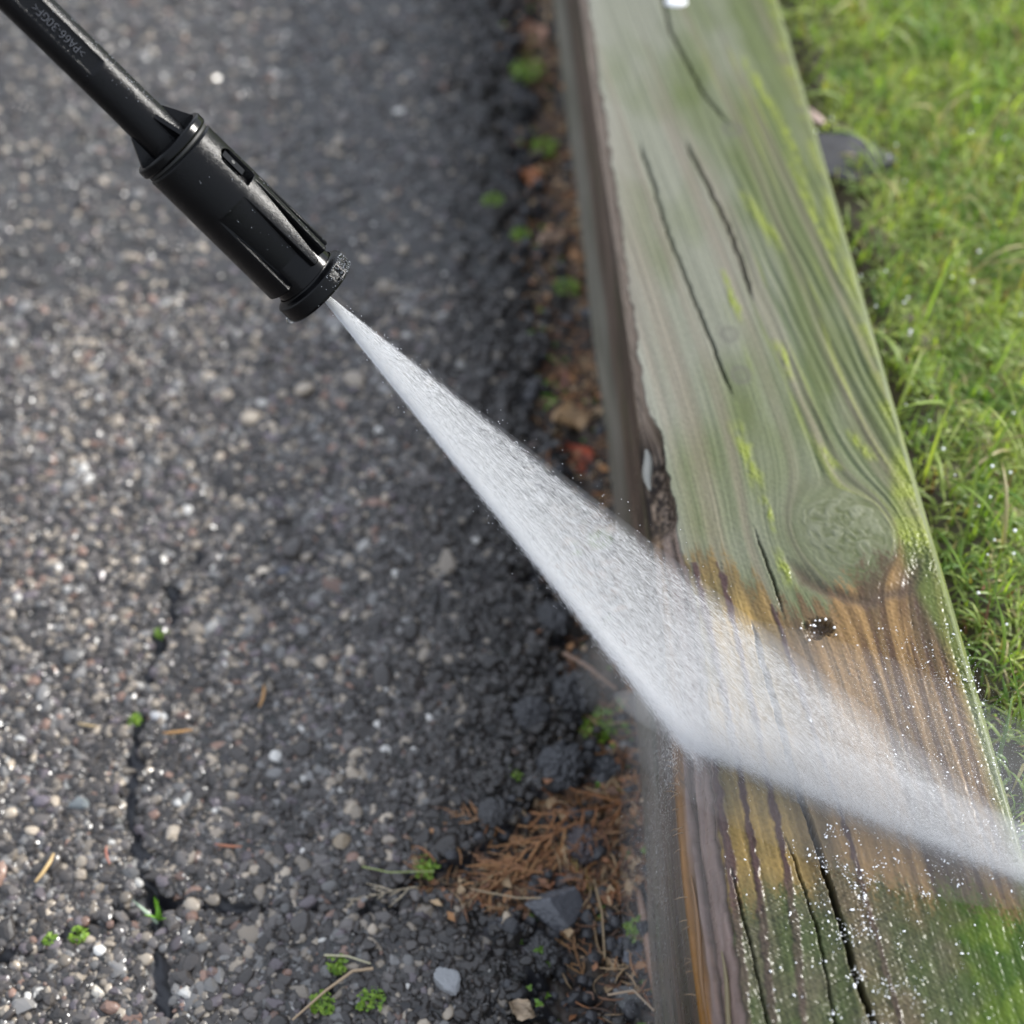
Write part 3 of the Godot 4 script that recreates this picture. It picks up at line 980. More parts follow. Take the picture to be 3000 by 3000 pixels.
		xf.append(Transform3D(Basis().scaled(Vector3(k, k, k * rng.randf_range(1.0, 1.6))), Vector3(sin(phi) * r, cos(phi) * r, s)))
		cl.append(Color(0.25, 0.26, 0.28))
	multi("water_beads", ball, vmat(0.08, 0.8), xf, cl, t)
	var drop := SphereMesh.new()
	drop.radius = 0.0019; drop.height = 0.0034; drop.radial_segments = 20; drop.rings = 12
	var wm := mat(Color(1, 1, 1, 0.05), 0.02)
	wm.refraction_enabled = true
	wm.refraction_scale = 0.033
	wm.transparency = BaseMaterial3D.TRANSPARENCY_ALPHA
	part("water_drop", drop, wm, t).position = Vector3(sin(-1.62) * R * 1.07, cos(-1.62) * R * 1.07, 0.0955)

# ------------------------------------------------------------------ spray
const HIT_A := Vector3(0.1017674, 0.16, -0.4485889)
const HIT_B := Vector3(0.26821247, 0.16, -0.35641078)

func along(dir: Vector3) -> Basis:
	var u := dir.cross(Vector3.UP).normalized()
	return Basis(u, dir, u.cross(dir))

func build_spray() -> void:
	var o := TIP - axis * 0.010
	var da := (HIT_A - o).normalized()
	var db := (HIT_B - o).normalized()
	var nn := da.cross(db).normalized()
	var sp := Node3D.new()
	sp.name = "water_spray"
	add_child(sp)
	sp.set_meta("label", "flat white fan of water droplets from the nozzle to the timber")
	sp.set_meta("category", "water spray")
	kind(sp, "stuff")
	var drop := SphereMesh.new()
	drop.radius = 1.0; drop.height = 2.0; drop.radial_segments = 6; drop.rings = 3
	var xf := []
	var cl := []
	var strands := []
	for k in 110:
		strands.append([rng.randf(), rng.randfn() * 0.7, rng.randf_range(0.2, 1.0)])
	for n in 420000:
		var w := rng.randf_range(-0.03, 1.02)
		var off := rng.randfn()
		if rng.randf() < 0.30:
			var s: Array = strands[rng.randi() % strands.size()]
			if rng.randf() > s[2]: continue
			w = s[0] + rng.randfn() * 0.012
			off = s[1] + rng.randfn() * 0.2
		elif rng.randf() < 0.25:
			w = absf(rng.randfn()) * 0.10     # the near edge is denser
		if rng.randf() < 0.58 * sstep(0.25, 1.0, w): continue
		var dir := (da.lerp(db, w) + nn * off * 0.011).normalized()
		var hit := (TOP - o.y) / dir.y
		var px := o.x + dir.x * hit
		if px < BL: hit = (-0.01 - o.y) / dir.y
		if px > BR + 0.02: hit *= 1.25
		var r := 0.008 + (hit - 0.008) * pow(rng.randf(), 0.78)
		var f := r / 0.3
		var th := rng.randf_range(0.000007, 0.000016) * (1.0 + 0.25 * f)
		var ln := rng.randf_range(0.0005, 0.0018)
		var b := along((dir + Vector3(rng.randfn(), rng.randfn(), rng.randfn()) * 0.002).normalized())
		xf.append(Transform3D(b.scaled_local(Vector3(th, ln, th)), o + dir * r))
		cl.append(Color(0.97, 0.97, 0.97))
	# strays at the sides
	for n in 900:
		var w := rng.randf_range(-0.15, 1.2)
		var dir := (da.lerp(db, w) + nn * rng.randfn() * 0.04).normalized()
		var r := rng.randf_range(0.02, 0.36)
		var k := rng.randf_range(0.00006, 0.00016)
		xf.append(Transform3D(along(dir).scaled_local(Vector3(k, k * 2.0, k)), o + dir * r))
		cl.append(Color(0.9, 0.9, 0.93))
	var m := vmat(0.5)
	m.backlight_enabled = true
	m.backlight = Color(1, 1, 1)
	multi("droplets", drop, m, xf, cl, sp)
	# burst where the fan strikes the wood
	xf = []; cl = []
	var flow := Vector3(axis.x, 0, axis.z).normalized()
	var lineab := (HIT_B - HIT_A)
	for n in 130000:
		var w := rng.randf_range(-0.02, 1.15)
		if w < 0.0 and rng.randf() < 0.5: continue
		var p := HIT_A + lineab * w
		var d := absf(rng.randfn()) * 0.0048
		if rng.randf() < 0.25: d = 0.08 * pow(rng.randf(), 1.6) * sstep(-0.05, 0.5, w)
		var up := absf(rng.randfn()) * (0.0030 + absf(d) * 0.30)
		p += Vector3(0.35, 0, -0.94) * (d - 0.002) + Vector3(rng.randfn() * 0.0015, up, rng.randfn() * 0.0015)
		if p.x > BL and p.x < BR: p.y = maxf(p.y, TOP + 0.0003)
		var dir := (lineab.normalized() + Vector3(rng.randfn(), rng.randfn(), rng.randfn()) * 0.25).normalized()
		var k := rng.randf_range(0.000020, 0.000050)
		xf.append(Transform3D(along(dir).scaled_local(Vector3(k, k * rng.randf_range(2.0, 6.0), k)), p))
		cl.append(Color(0.97, 0.97, 0.97))
	multi("burst", drop, m, xf, cl, sp)
	xf = []; cl = []
	for n in 1500:
		var p := HIT_A + lineab * rng.randf_range(0.0, 1.1) + Vector3(0.35, 0, -0.94) * (rng.randfn() * 0.012 + 0.006)
		p.y += 0.001 + absf(rng.randfn()) * 0.007
		var k := 0.00004 + 0.00010 * pow(rng.randf(), 2.0)
		xf.append(Transform3D(Basis().scaled_local(Vector3.ONE * k), p))
		cl.append(Color(0.97, 0.97, 0.97))
	multi("splash", drop, m, xf, cl, sp)
	# spray that misses the edge and falls down the side of the timber
	xf = []; cl = []
	for n in 3000:
		var f := pow(rng.randf(), 1.3)
		var p := HIT_A + Vector3(-0.002 - absf(rng.randfn()) * (0.004 + 0.012 * f), -0.165 * f + 0.004 * rng.randfn(), rng.randfn() * (0.006 + 0.035 * f) + 0.055 * f)
		var k := rng.randf_range(0.000025, 0.00006)
		var dir := Vector3(rng.randfn() * 0.12, -1, 0.35 + rng.randfn() * 0.15).normalized()
		xf.append(Transform3D(along(dir).scaled_local(Vector3(k, k * rng.randf_range(4.0, 14.0), k)), p))
		cl.append(Color(0.97, 0.97, 0.97))
	multi("overspray", drop, m, xf, cl, sp)
	# fine mist
	var core := (HIT_A + HIT_B) * 0.5
	core = (core - o).normalized()
	var wide := nn.cross(core).normalized()
	var cone := func(ln: float, half: float, thick: float) -> Array:
		return [o + core * (ln * 0.5), Basis(wide, -core, wide.cross(-core)), Vector3(2.0 * half * ln, ln, 2.0 * thick * ln)]
	var mid := (HIT_A + HIT_B) * 0.5
	var ub := lineab.normalized()
	var acr := Basis(Vector3(ub.z, 0, -ub.x), Vector3.UP, ub)
	var cyl := RenderingServer.FOG_VOLUME_SHAPE_CONE
	var ell := RenderingServer.FOG_VOLUME_SHAPE_ELLIPSOID
	var c1: Array = cone.call(0.47, 0.120, 0.030)
	var fogs := [
		[c1[0], c1[1], c1[2], 16.0, cyl],
		[mid + Vector3(-0.004, 0.004, -0.012), acr, Vector3(0.036, 0.024, 0.25), 18.0, ell],
		[mid + Vector3(-0.010, 0.010, -0.030), acr, Vector3(0.12, 0.05, 0.27), 3.0, ell],
		[HIT_A + Vector3(-0.004, -0.06, 0.045), Basis(), Vector3(0.050, 0.22, 0.20), 0.8, ell],
	]
	for q in fogs:
		var fm := FogMaterial.new()
		fm.albedo = Color(0.97, 0.975, 0.985)
		fm.density = q[3]
		var fog := FogVolume.new()
		fog.name = "mist" if not sp.has_node("mist") else "mist_%03d" % sp.get_child_count()
		fog.shape = q[4]
		fog.size = q[2]
		fog.material = fm
		sp.add_child(fog, true)
		fog.transform = Transform3D(q[1], q[0])
		kind(fog, "stuff")
	# drops on the wet wood, their glints painted in as opaque white
	xf = []; cl = []
	for n in 6500:
		var x := 0.0
		var z := 0.0
		var roll := rng.randf()
		if roll < 0.62:
			x = rng.randf_range(0.155, 0.252); z = rng.randf_range(-0.515, -0.36)
			var dn := sstep(0.165, 0.245, x + 0.25 * (z + 0.46))
			if rng.randf() > 0.06 + dn * dn: continue
		elif roll < 0.9:
			x = rng.randfn(0.170, 0.012) + 0.10 * (z + 0.35); z = rng.randf_range(-0.40, -0.27)
			x = rng.randfn(0.168 + 0.12 * (z + 0.35), 0.010)
		else:
			x = rng.randf_range(0.11, 0.25); z = rng.randf_range(-0.40, -0.27)
		if n_a.get_noise_2d(x * 300.0, z * 160.0) + 0.5 * n_b.get_noise_2d(x * 900.0, z * 900.0) < 0.10: continue
		if x < 0.112: continue
		var k := 0.00009 + 0.00034 * pow(rng.randf(), 2.6)
		if rng.randf() < 0.05: k *= 1.7
		xf.append(Transform3D(Basis(Vector3.UP, rng.randf() * TAU).scaled_local(Vector3(k, k * 0.7, k * (1.0 + 1.3 * pow(rng.randf(), 2.0)))), Vector3(x, TOP + 0.0004 + k * 0.5 + 0.003 * pow(rng.randf(), 3.0), z)))
		cl.append(Color(0.92, 0.93, 0.95))
	for n in 10:
		xf.append(Transform3D(Basis().scaled_local(Vector3.ONE * rng.randf_range(0.0004, 0.0008)), Vector3(0.1788 + rng.randfn() * 0.004, TOP + 0.0008, -0.5137 + rng.randfn() * 0.003)))
		cl.append(Color(0.95, 0.95, 0.95))
	var md := multi("water_droplets", drop, vmat(0.12, 0.9), xf, cl, self)
	md.set_meta("label", "beads of water with glints painted in as white, scattered over the washed wood")
	md.set_meta("category", "water droplets")

# ------------------------------------------------------------------ litter
func leafy_clump(n: int, r: float, c0: Color, c1: Color, size: float) -> ArrayMesh:
	var st := begin()
	for k in n:
		var d := Vector3(rng.randfn(), absf(rng.randfn()) * 0.7, rng.randfn()).normalized()
		var p := d * r * pow(rng.randf(), 0.4)
		p.y *= 0.55
		var u := Vector3(rng.randfn(), rng.randfn() * 0.4, rng.randfn()).normalized()
		var v := u.cross(Vector3(rng.randfn() * 0.5, 1, rng.randfn() * 0.5)).normalized()
		var s := size * rng.randf_range(0.6, 1.3)
		st.set_color(c0.lerp(c1, rng.randf()))
		var q := [p - u * s, p - v * s * 0.6 + Vector3(0, s * 0.25, 0), p + u * s, p + v * s * 0.6 + Vector3(0, s * 0.25, 0)]
		for i in [0, 1, 2, 0, 2, 3]: st.add_vertex(q[i])
	return done(st)

func frond(ln: float, c0: Color, c1: Color, spread := 0.55) -> ArrayMesh:
	# a flat spray of scale-leaved conifer twig lying along x
	var st := begin()
	var main := []
	var mr := []
	var bend := rng.randfn() * 0.25
	for i in 9:
		var t := i / 8.0
		main.append(Vector3(ln * t, 0.002 * sin(t * 4.0), ln * bend * t * t))
		mr.append(ln * 0.012 * (1.15 - t))
	tube(st, main, mr, 5, c0)
	for i in range(1, 9):
		for s in [-1.0, 1.0]:
			if rng.randf() < 0.12: continue
			if rng.randf() < 0.22: continue
			var l := ln * spread * 0.85 * (1.0 - 0.09 * i) * rng.randf_range(0.35, 1.1)
			var d := Vector3(1.1 + rng.randfn() * 0.35, rng.randfn() * 0.3, s * rng.randf_range(0.5, 1.2)).normalized()
			var a: Vector3 = main[i]
			var e := a + d * l * 0.55
			var g := a + d * l + Vector3(l * 0.2, rng.randf_range(-0.05, 0.1) * l, 0)
			var w := ln * 0.010
			tube(st, [a, e, g], [w, w * 1.1, w * 0.35], 5, c0.lerp(c1, rng.randf()))
			for q in 3:
				var h := a.lerp(g, 0.35 + 0.22 * q)
				var k := h + (d + Vector3(0.6, rng.randfn() * 0.2, -s * 0.7 if q % 2 else s * 0.5)).normalized() * l * 0.26
				tube(st, [h, k], [w * 0.9, w * 0.35], 4, c0.lerp(c1, rng.randf()))
	return done(st)

func lay(o: Node3D, p: Vector3, yaw: float, pitch := 0.0) -> void:
	o.transform = Transform3D(Basis(Vector3.UP, yaw) * Basis(Vector3(0, 0, 1), pitch), p)

func build_litter() -> void:
	var vm := vmat(0.55)
	var leafm := vmat(0.5)
	leafm.backlight_enabled = true
	leafm.backlight = Color(0.6, 0.7, 0.3)
	# loose brown bits: too many to count
	var st := begin()
	tube(st, [Vector3(-0.5, 0, 0), Vector3(-0.15, 0.05, 0.06), Vector3(0.2, 0.03, 0.05), Vector3(0.5, -0.02, -0.04)], [0.02, 0.035, 0.035, 0.012], 4, Color.WHITE)
	var bit := done(st)
	st = begin()
	for v in [Vector3(-0.5, 0, 0), Vector3(0, 0.12, -0.3), Vector3(0.5, 0, 0.05), Vector3(-0.5, 0, 0), Vector3(0.5, 0, 0.05), Vector3(0.05, 0.10, 0.32)]:
		st.add_vertex(v)
	var flake := done(st)
	var lit := Node3D.new()
	lit.name = "needle_litter"
	add_child(lit)
	lit.set_meta("label", "brown needles and leaf crumbs strewn along the foot of the timber")
	lit.set_meta("category", "leaf litter")
	kind(lit, "stuff")
	var xf := [[], []]
	var cl := [[], []]
	for n in 15000:
		var z := rng.randf_range(-1.75, -0.25)
		var x := 0.103 - 0.055 * pow(rng.randf(), 1.3)
		if rng.randf() < 0.28:
			x = rng.randf_range(-0.035, 0.10); z = rng.randf_range(-0.535, -0.455) + 0.25 * (0.06 - x) * 0.5
		var h := asphalt_at(x, z)
		var y := maxf(h.x, soil_y(x, z))
		if h.y < 1.2: 
			if rng.randf() < 0.93: continue
		var dens := 0.45 + 0.9 * n_a.get_noise_2d(x * 100.0, z * 60.0 + 500.0)
		if rng.randf() > dens: continue
		var k := 0 if rng.randf() < 0.75 else 1
		var s := rng.randf_range(0.005, 0.017) if k == 0 else rng.randf_range(0.003, 0.010)
		var c: Color = [Color(0.24, 0.105, 0.045), Color(0.30, 0.15, 0.06), Color(0.15, 0.075, 0.04), Color(0.36, 0.25, 0.14), Color(0.10, 0.06, 0.04)][rng.randi() % 5]
		xf[k].append(Transform3D(rand_basis(Vector3.ONE * s, 0.35), Vector3(x, y + rng.randf_range(0.0, 0.005), z)))
		cl[k].append(c * rng.randf_range(0.7, 1.3))
	multi("needles", bit, vm, xf[0], cl[0], lit)
	multi("crumbs", flake, vm, xf[1], cl[1], lit)
	# crumbs broken off the asphalt
	var rx := []
	var rc := []
	for n in 2600:
		var z := rng.randf_range(-1.75, -0.25)
		var x := rng.randf_range(0.045, 0.102)
		if rng.randf() < 0.3: x = rng.randf_range(-0.04, 0.1); z = rng.randf_range(-0.56, -0.36)
		if asphalt_at(x, z).y < 0.9: continue
		if rng.randf() < sstep(0.06, 0.10, x) * 0.6: continue
		var y := maxf(asphalt_at(x, z).x, soil_y(x, z))
		var k := 0.0012 + 0.0052 * pow(rng.randf(), 2.5)
		rx.append(Transform3D(rand_basis(Vector3(k, k * 0.8, k * 1.1), 0.5), Vector3(x, y + k * 0.25, z)))
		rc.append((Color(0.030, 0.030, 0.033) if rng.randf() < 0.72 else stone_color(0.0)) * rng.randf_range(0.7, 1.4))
	multi("asphalt_crumbs", stone_mesh(405, true, 1, 0.85), vmat(0.4), rx, rc, lit)
	# little seedlings along the gap
	var sx := []
	var sc := []
	var seed_mesh := leafy_clump(7, 0.6, Color(1, 1, 1), Color(0.7, 0.8, 0.6), 0.42)
	for n in 330:
		var z := rng.randf_range(-1.6, -0.3)
		var x := rng.randf_range(0.055, 0.102)
		if n < 34: x = rng.randf_range(0.02, 0.10); z = rng.randf_range(-0.46, -0.36)
		if n_a.get_noise_2d(x * 90.0, z * 40.0) < -0.05: continue
		var y := maxf(asphalt_at(x, z).x, soil_y(x, z))
		sx.append(Transform3D(rand_basis(Vector3.ONE * rng.randf_range(0.0022, 0.0050), 0.2), Vector3(x, y + 0.002, z)))
		sc.append(Color(0.15, 0.26, 0.04) * rng.randf_range(0.7, 1.4))
	var sd := multi("seedlings", seed_mesh, leafm, sx, sc, self)
	sd.set_meta("label", "tiny green seedlings dotted through the litter beside the timber")
	sd.set_meta("category", "seedlings")

	# moss and plants: x, y, z, radius, leaves, label
	for q in [
		[0.036, 0.002, -1.075, 0.010, 90, "blurred bright moss patch on the asphalt edge, farthest of the moss patches"],
		[0.056, 0.000, -1.035, 0.008, 70, "moss patch at the asphalt edge just nearer than the farthest moss patch"],
		[0.079, -0.012, -0.579, 0.013, 190, "big round green moss cushion at the timber foot left of the impact"],
		[0.024, -0.004, -0.541, 0.007, 60, "small moss tuft on the broken edge left of the black asphalt lump"],
		[-0.026, -0.003, -0.482, 0.008, 90, "moss tuft at the left tip of the dead cedar heap"],
		[-0.073, 0.002, -0.423, 0.006, 60, "moss tuft under the bend of the pale grass stem"],
		[-0.080, 0.002, -0.401, 0.007, 70, "moss tuft at the bottom edge by the lower end of the pale stem"],
		[-0.055, 0.002, -0.402, 0.008, 80, "moss strip at the bottom edge right of the pale stem"],
		[-0.212, 0.001, -0.447, 0.0055, 60, "moss dot in the left branch of the crack"],
		[-0.2272, 0.001, -0.4455, 0.004, 40, "moss dot in the left crack branch, the one farther from the junction"],
		[-0.1868, 0.000, -0.653, 0.0045, 45, "moss dot high up in the main crack"],
		[-0.1965, 0.000, -0.588, 0.0042, 45, "moss dot half way down the main crack"],
		[0.065, -0.014, -0.470, 0.006, 50, "green sprout cluster beside the ochre cedar sprig"],
		[0.074, 0.000, -1.258, 0.017, 130, "leafy green weed cushion at the far timber foot"],
		[0.088, -0.004, -0.975, 0.011, 90, "moss cushion at the timber foot between two dead leaves, half way up the photo"],
		[0.082, -0.002, -1.150, 0.013, 90, "moss cushion at the timber foot just nearer than the far weed cushion"],
		[0.092, -0.004, -0.720, 0.009, 80, "moss at the timber foot hidden partly by the upper edge of the spray"],
		[0.090, -0.006, -0.440, 0.008, 80, "moss by the blue-grey stone at the timber foot"],
	]:
		var o := single("moss_clump", leafy_clump(q[4], q[3], Color(0.10, 0.20, 0.015), Color(0.24, 0.36, 0.04), 0.0017 if q[3] < 0.012 else 0.0024), leafm, q[5], "moss")
		o.position = Vector3(q[0], q[1], q[2])

	# weed with long leaves beside the timber
	var w := thing("green_weed", "small green weed with four long leaves beside the timber", "weed", "", Vector3(0.078, -0.018, -0.868))
	var bm := blade_mesh(1.5, 9)
	for q in [[2.5, 0.030, 0.006, 0.5], [1.7, 0.026, 0.005, 0.6], [3.4, 0.024, 0.005, 0.7], [0.4, 0.020, 0.006, 0.6]]:
		var lm := mat(lin(0.13, 0.26, 0.04), 0.45)
		lm.backlight_enabled = true
		lm.backlight = Color(0.1, 0.2, 0.03)
		part("leaf", bm, lm, w).transform = Transform3D((Basis(Vector3.UP, q[0] - PI) * Basis(Vector3.RIGHT, q[3])).scaled_local(Vector3(q[2], q[1], q[1])), Vector3.ZERO)
	# tuft in the crack
	w = thing("grass_tuft", "little bright green grass tuft growing where the cracks meet", "grass tuft", "", Vector3(-0.171, -0.004, -0.4575))
	var gm := mat(lin(0.16, 0.34, 0.03), 0.45)
	gm.backlight_enabled = true
	gm.backlight = Color(0.2, 0.35, 0.05)
	for q in [[0.3, 0.020, 0.0026, -0.5, 0], [2.9, 0.014, 0.0018, 0.2, 0], [-2.2, 0.020, 0.0022, 0.75, 1], [0.9, 0.013, 0.0016, 0.3, 0], [-1.2, 0.012, 0.0016, 0.35, 0]]:
		part("blade", blade_mesh(0.6, 11), gm if q[4] == 0 else mat(lin(0.34, 0.42, 0.30), 0.5), w).transform = Transform3D((Basis(Vector3.UP, q[0]) * Basis(Vector3.RIGHT, q[3])).scaled_local(Vector3(q[2], q[1], q[1])), Vector3(rng.randfn() * 0.0008, 0, rng.randfn() * 0.0008))

	# dead cedar sprigs
	for q in [
		[Vector3(0.095, -0.006, -0.522), PI + 0.25, 0.062, Color(0.20, 0.085, 0.035), Color(0.32, 0.15, 0.06), "rust-brown cedar sprig with its butt against the timber, top of the dead heap"],
		[Vector3(0.062, -0.004, -0.508), PI + 0.30, 0.070, Color(0.26, 0.12, 0.05), Color(0.38, 0.20, 0.08), "longest orange-brown cedar sprig of the dead heap, pointing to the left"],
		[Vector3(0.050, -0.008, -0.493), PI + 0.10, 0.055, Color(0.22, 0.10, 0.045), Color(0.34, 0.19, 0.08), "orange-brown cedar sprig in the middle of the dead heap"],
		[Vector3(0.070, -0.012, -0.479), PI - 0.02, 0.072, Color(0.24, 0.095, 0.045), Color(0.33, 0.14, 0.06), "reddish cedar sprig along the lower side of the dead heap"],
		[Vector3(0.033, -0.008, -0.484), PI + 0.5, 0.045, Color(0.30, 0.19, 0.10), Color(0.36, 0.26, 0.14), "tan cedar sprig tangled at the left of the dead heap"],
		[Vector3(0.066, -0.010, -0.4665), -1.05 + PI, 0.026, Color(0.42, 0.28, 0.07), Color(0.52, 0.37, 0.12), "ochre-yellow cedar sprig beside the dark slate stone"],
		[Vector3(0.092, -0.012, -0.608), PI - 0.5, 0.050, Color(0.25, 0.12, 0.06), Color(0.36, 0.20, 0.11), "rusty cedar sprig under the spray near the moss cushion"],
		[Vector3(0.060, -0.014, -0.415), 1.9, 0.036, Color(0.27, 0.14, 0.06), Color(0.38, 0.22, 0.10), "brown cedar sprig below the dark slate stone"],
		[Vector3(-0.030, 0.001, -0.468), PI + 0.55, 0.036, Color(0.38, 0.31, 0.21), Color(0.44, 0.37, 0.26), "pale straw-coloured sprig in the crack left of the slate stone"],
		[Vector3(0.084, -0.002, -0.512), PI + 0.9, 0.040, Color(0.16, 0.07, 0.035), Color(0.26, 0.12, 0.05), "dark brown cedar sprig crossing the top of the dead heap"],
		[Vector3(0.020, 0.000, -0.500), PI - 0.6, 0.035, Color(0.30, 0.15, 0.07), Color(0.36, 0.20, 0.09), "short orange cedar sprig pointing down at the left of the dead heap"],
		[Vector3(0.055, -0.002, -0.487), 0.5, 0.038, Color(0.18, 0.08, 0.04), Color(0.30, 0.17, 0.08), "brown cedar sprig turned back towards the timber in the dead heap"],
		[Vector3(0.040, -0.003, -0.476), PI + 0.15, 0.040, Color(0.34, 0.17, 0.075), Color(0.28, 0.13, 0.06), "light rust cedar sprig at the lower left of the dead heap"],
	]:
		var o := single("cedar_sprig", frond(q[2], q[3], q[4]), vm, q[5], "cedar sprig", "dead cedar sprigs by the timber")
		lay(o, q[0], q[1] + rng.randfn() * 0.12, 0.06 + rng.randfn() * 0.08)

	# needles on the asphalt
	for q in [
		[-0.1216, -0.5987, 1.45, 0.016, Color(0.40, 0.22, 0.08), "amber needle standing upright in the picture, on asphalt right of the crack"],
		[-0.1694, -0.5757, 0.1, 0.017, Color(0.42, 0.23, 0.08), "amber curved needle lying crosswise on asphalt right of the crack"],
		[-0.2231, -0.5828, -0.25, 0.013, Color(0.38, 0.28, 0.14), "straw-coloured seed scale on asphalt left of the crack"],
		[-0.2353, -0.4878, 1.15, 0.019, Color(0.48, 0.33, 0.15), "pale curved needle on asphalt by the left edge of the photo"],
		[-0.1346, -0.4971, -0.15, 0.015, Color(0.33, 0.13, 0.07), "reddish needle with pale tip on asphalt above the right crack"],
		[-0.2010, -0.4940, -1.3, 0.012, Color(0.32, 0.12, 0.08), "short red needle at the bend of the main crack"],
	]:
		st = begin()
		var L: float = q[3]
		tube(st, [Vector3(-L / 2, 0, 0), Vector3(-L / 5, 0.001, L * 0.07), Vector3(L / 5, 0.001, L * 0.07), Vector3(L / 2, 0, 0)], [L * 0.035, L * 0.06, L * 0.06, L * 0.03], 6, q[4])
		var o := single("conifer_needle", done(st), vmat(0.45), q[5], "needle", "needles on the asphalt")
		lay(o, Vector3(q[0], 0.0045, q[1]), q[2])

	# stems
	for q in [
		["dry_stalk", [Vector3(-0.0537, 0.004, -0.419), Vector3(-0.064, 0.007, -0.4165), Vector3(-0.078, 0.007, -0.406), Vector3(-0.095, 0.004, -0.392)], 0.0010, Color(0.40, 0.29, 0.18), "pale brown dry grass stem, bent, at the bottom edge of the asphalt", "stem"],
		["dry_stalk", [Vector3(-0.0795, 0.004, -0.4279), Vector3(-0.067, 0.005, -0.4262), Vector3(-0.0548, 0.004, -0.4218)], 0.0007, Color(0.46, 0.42, 0.27), "short straw-yellow dry stem above the bent stem", "stem"],
		["dry_stalk", [Vector3(-0.06, 0.003, -0.481), Vector3(-0.045, 0.004, -0.476), Vector3(-0.02, 0.006, -0.4745)], 0.0006, Color(0.24, 0.28, 0.10), "thin greenish stem leading to the cedar heap from the left", "stem"],
		["dry_stalk", [Vector3(0.0685, -0.010, -0.474), Vector3(0.071, -0.006, -0.452), Vector3(0.0705, -0.008, -0.425)], 0.0008, Color(0.33, 0.24, 0.14), "thin brown stalk lying across the soil right of the slate stone", "stalk"],
		["dry_stalk", [Vector3(0.045, 0.0, -0.458), Vector3(0.025, 0.003, -0.4575), Vector3(0.0, 0.003, -0.464)], 0.0006, Color(0.36, 0.28, 0.18), "thin stalk arching left from the slate stone", "stalk"],
		["twig", [Vector3(0.062, -0.002, -0.627), Vector3(0.074, 0.002, -0.615), Vector3(0.092, -0.004, -0.600)], 0.0014, Color(0.26, 0.17, 0.12), "brown twig leaning from the asphalt edge to the timber above the moss cushion", "twig"],
		["twig", [Vector3(0.070, -0.004, -0.402), Vector3(0.083, 0.004, -0.400), Vector3(0.098, -0.002, -0.385)], 0.0008, Color(0.38, 0.28, 0.19), "thin pale arched twig at the bottom edge beside the timber", "twig"],
	]:
		st = begin()
		var n: int = q[1].size()
		var rad := []
		for i in n: rad.append(q[2] * (1.0 - 0.5 * i / n))
		tube(st, q[1], rad, 6, q[3])
		single(q[0], done(st), vmat(0.5), q[4], q[5])
	# strip of wood torn off the timber
	st = begin()
	tube(st, [Vector3(0.0925, -0.010, -0.472), Vector3(0.0935, -0.006, -0.45), Vector3(0.0955, 0.0, -0.41), Vector3(0.0985, 0.004, -0.365), Vector3(0.100, 0.004, -0.33)], [0.0008, 0.0026, 0.0034, 0.0036, 0.0016], 6, Color(0.24, 0.15, 0.105))
	single("wood_strip", done(st), vm, "reddish-brown torn wood strip leaning along the foot of the timber", "wood strip")

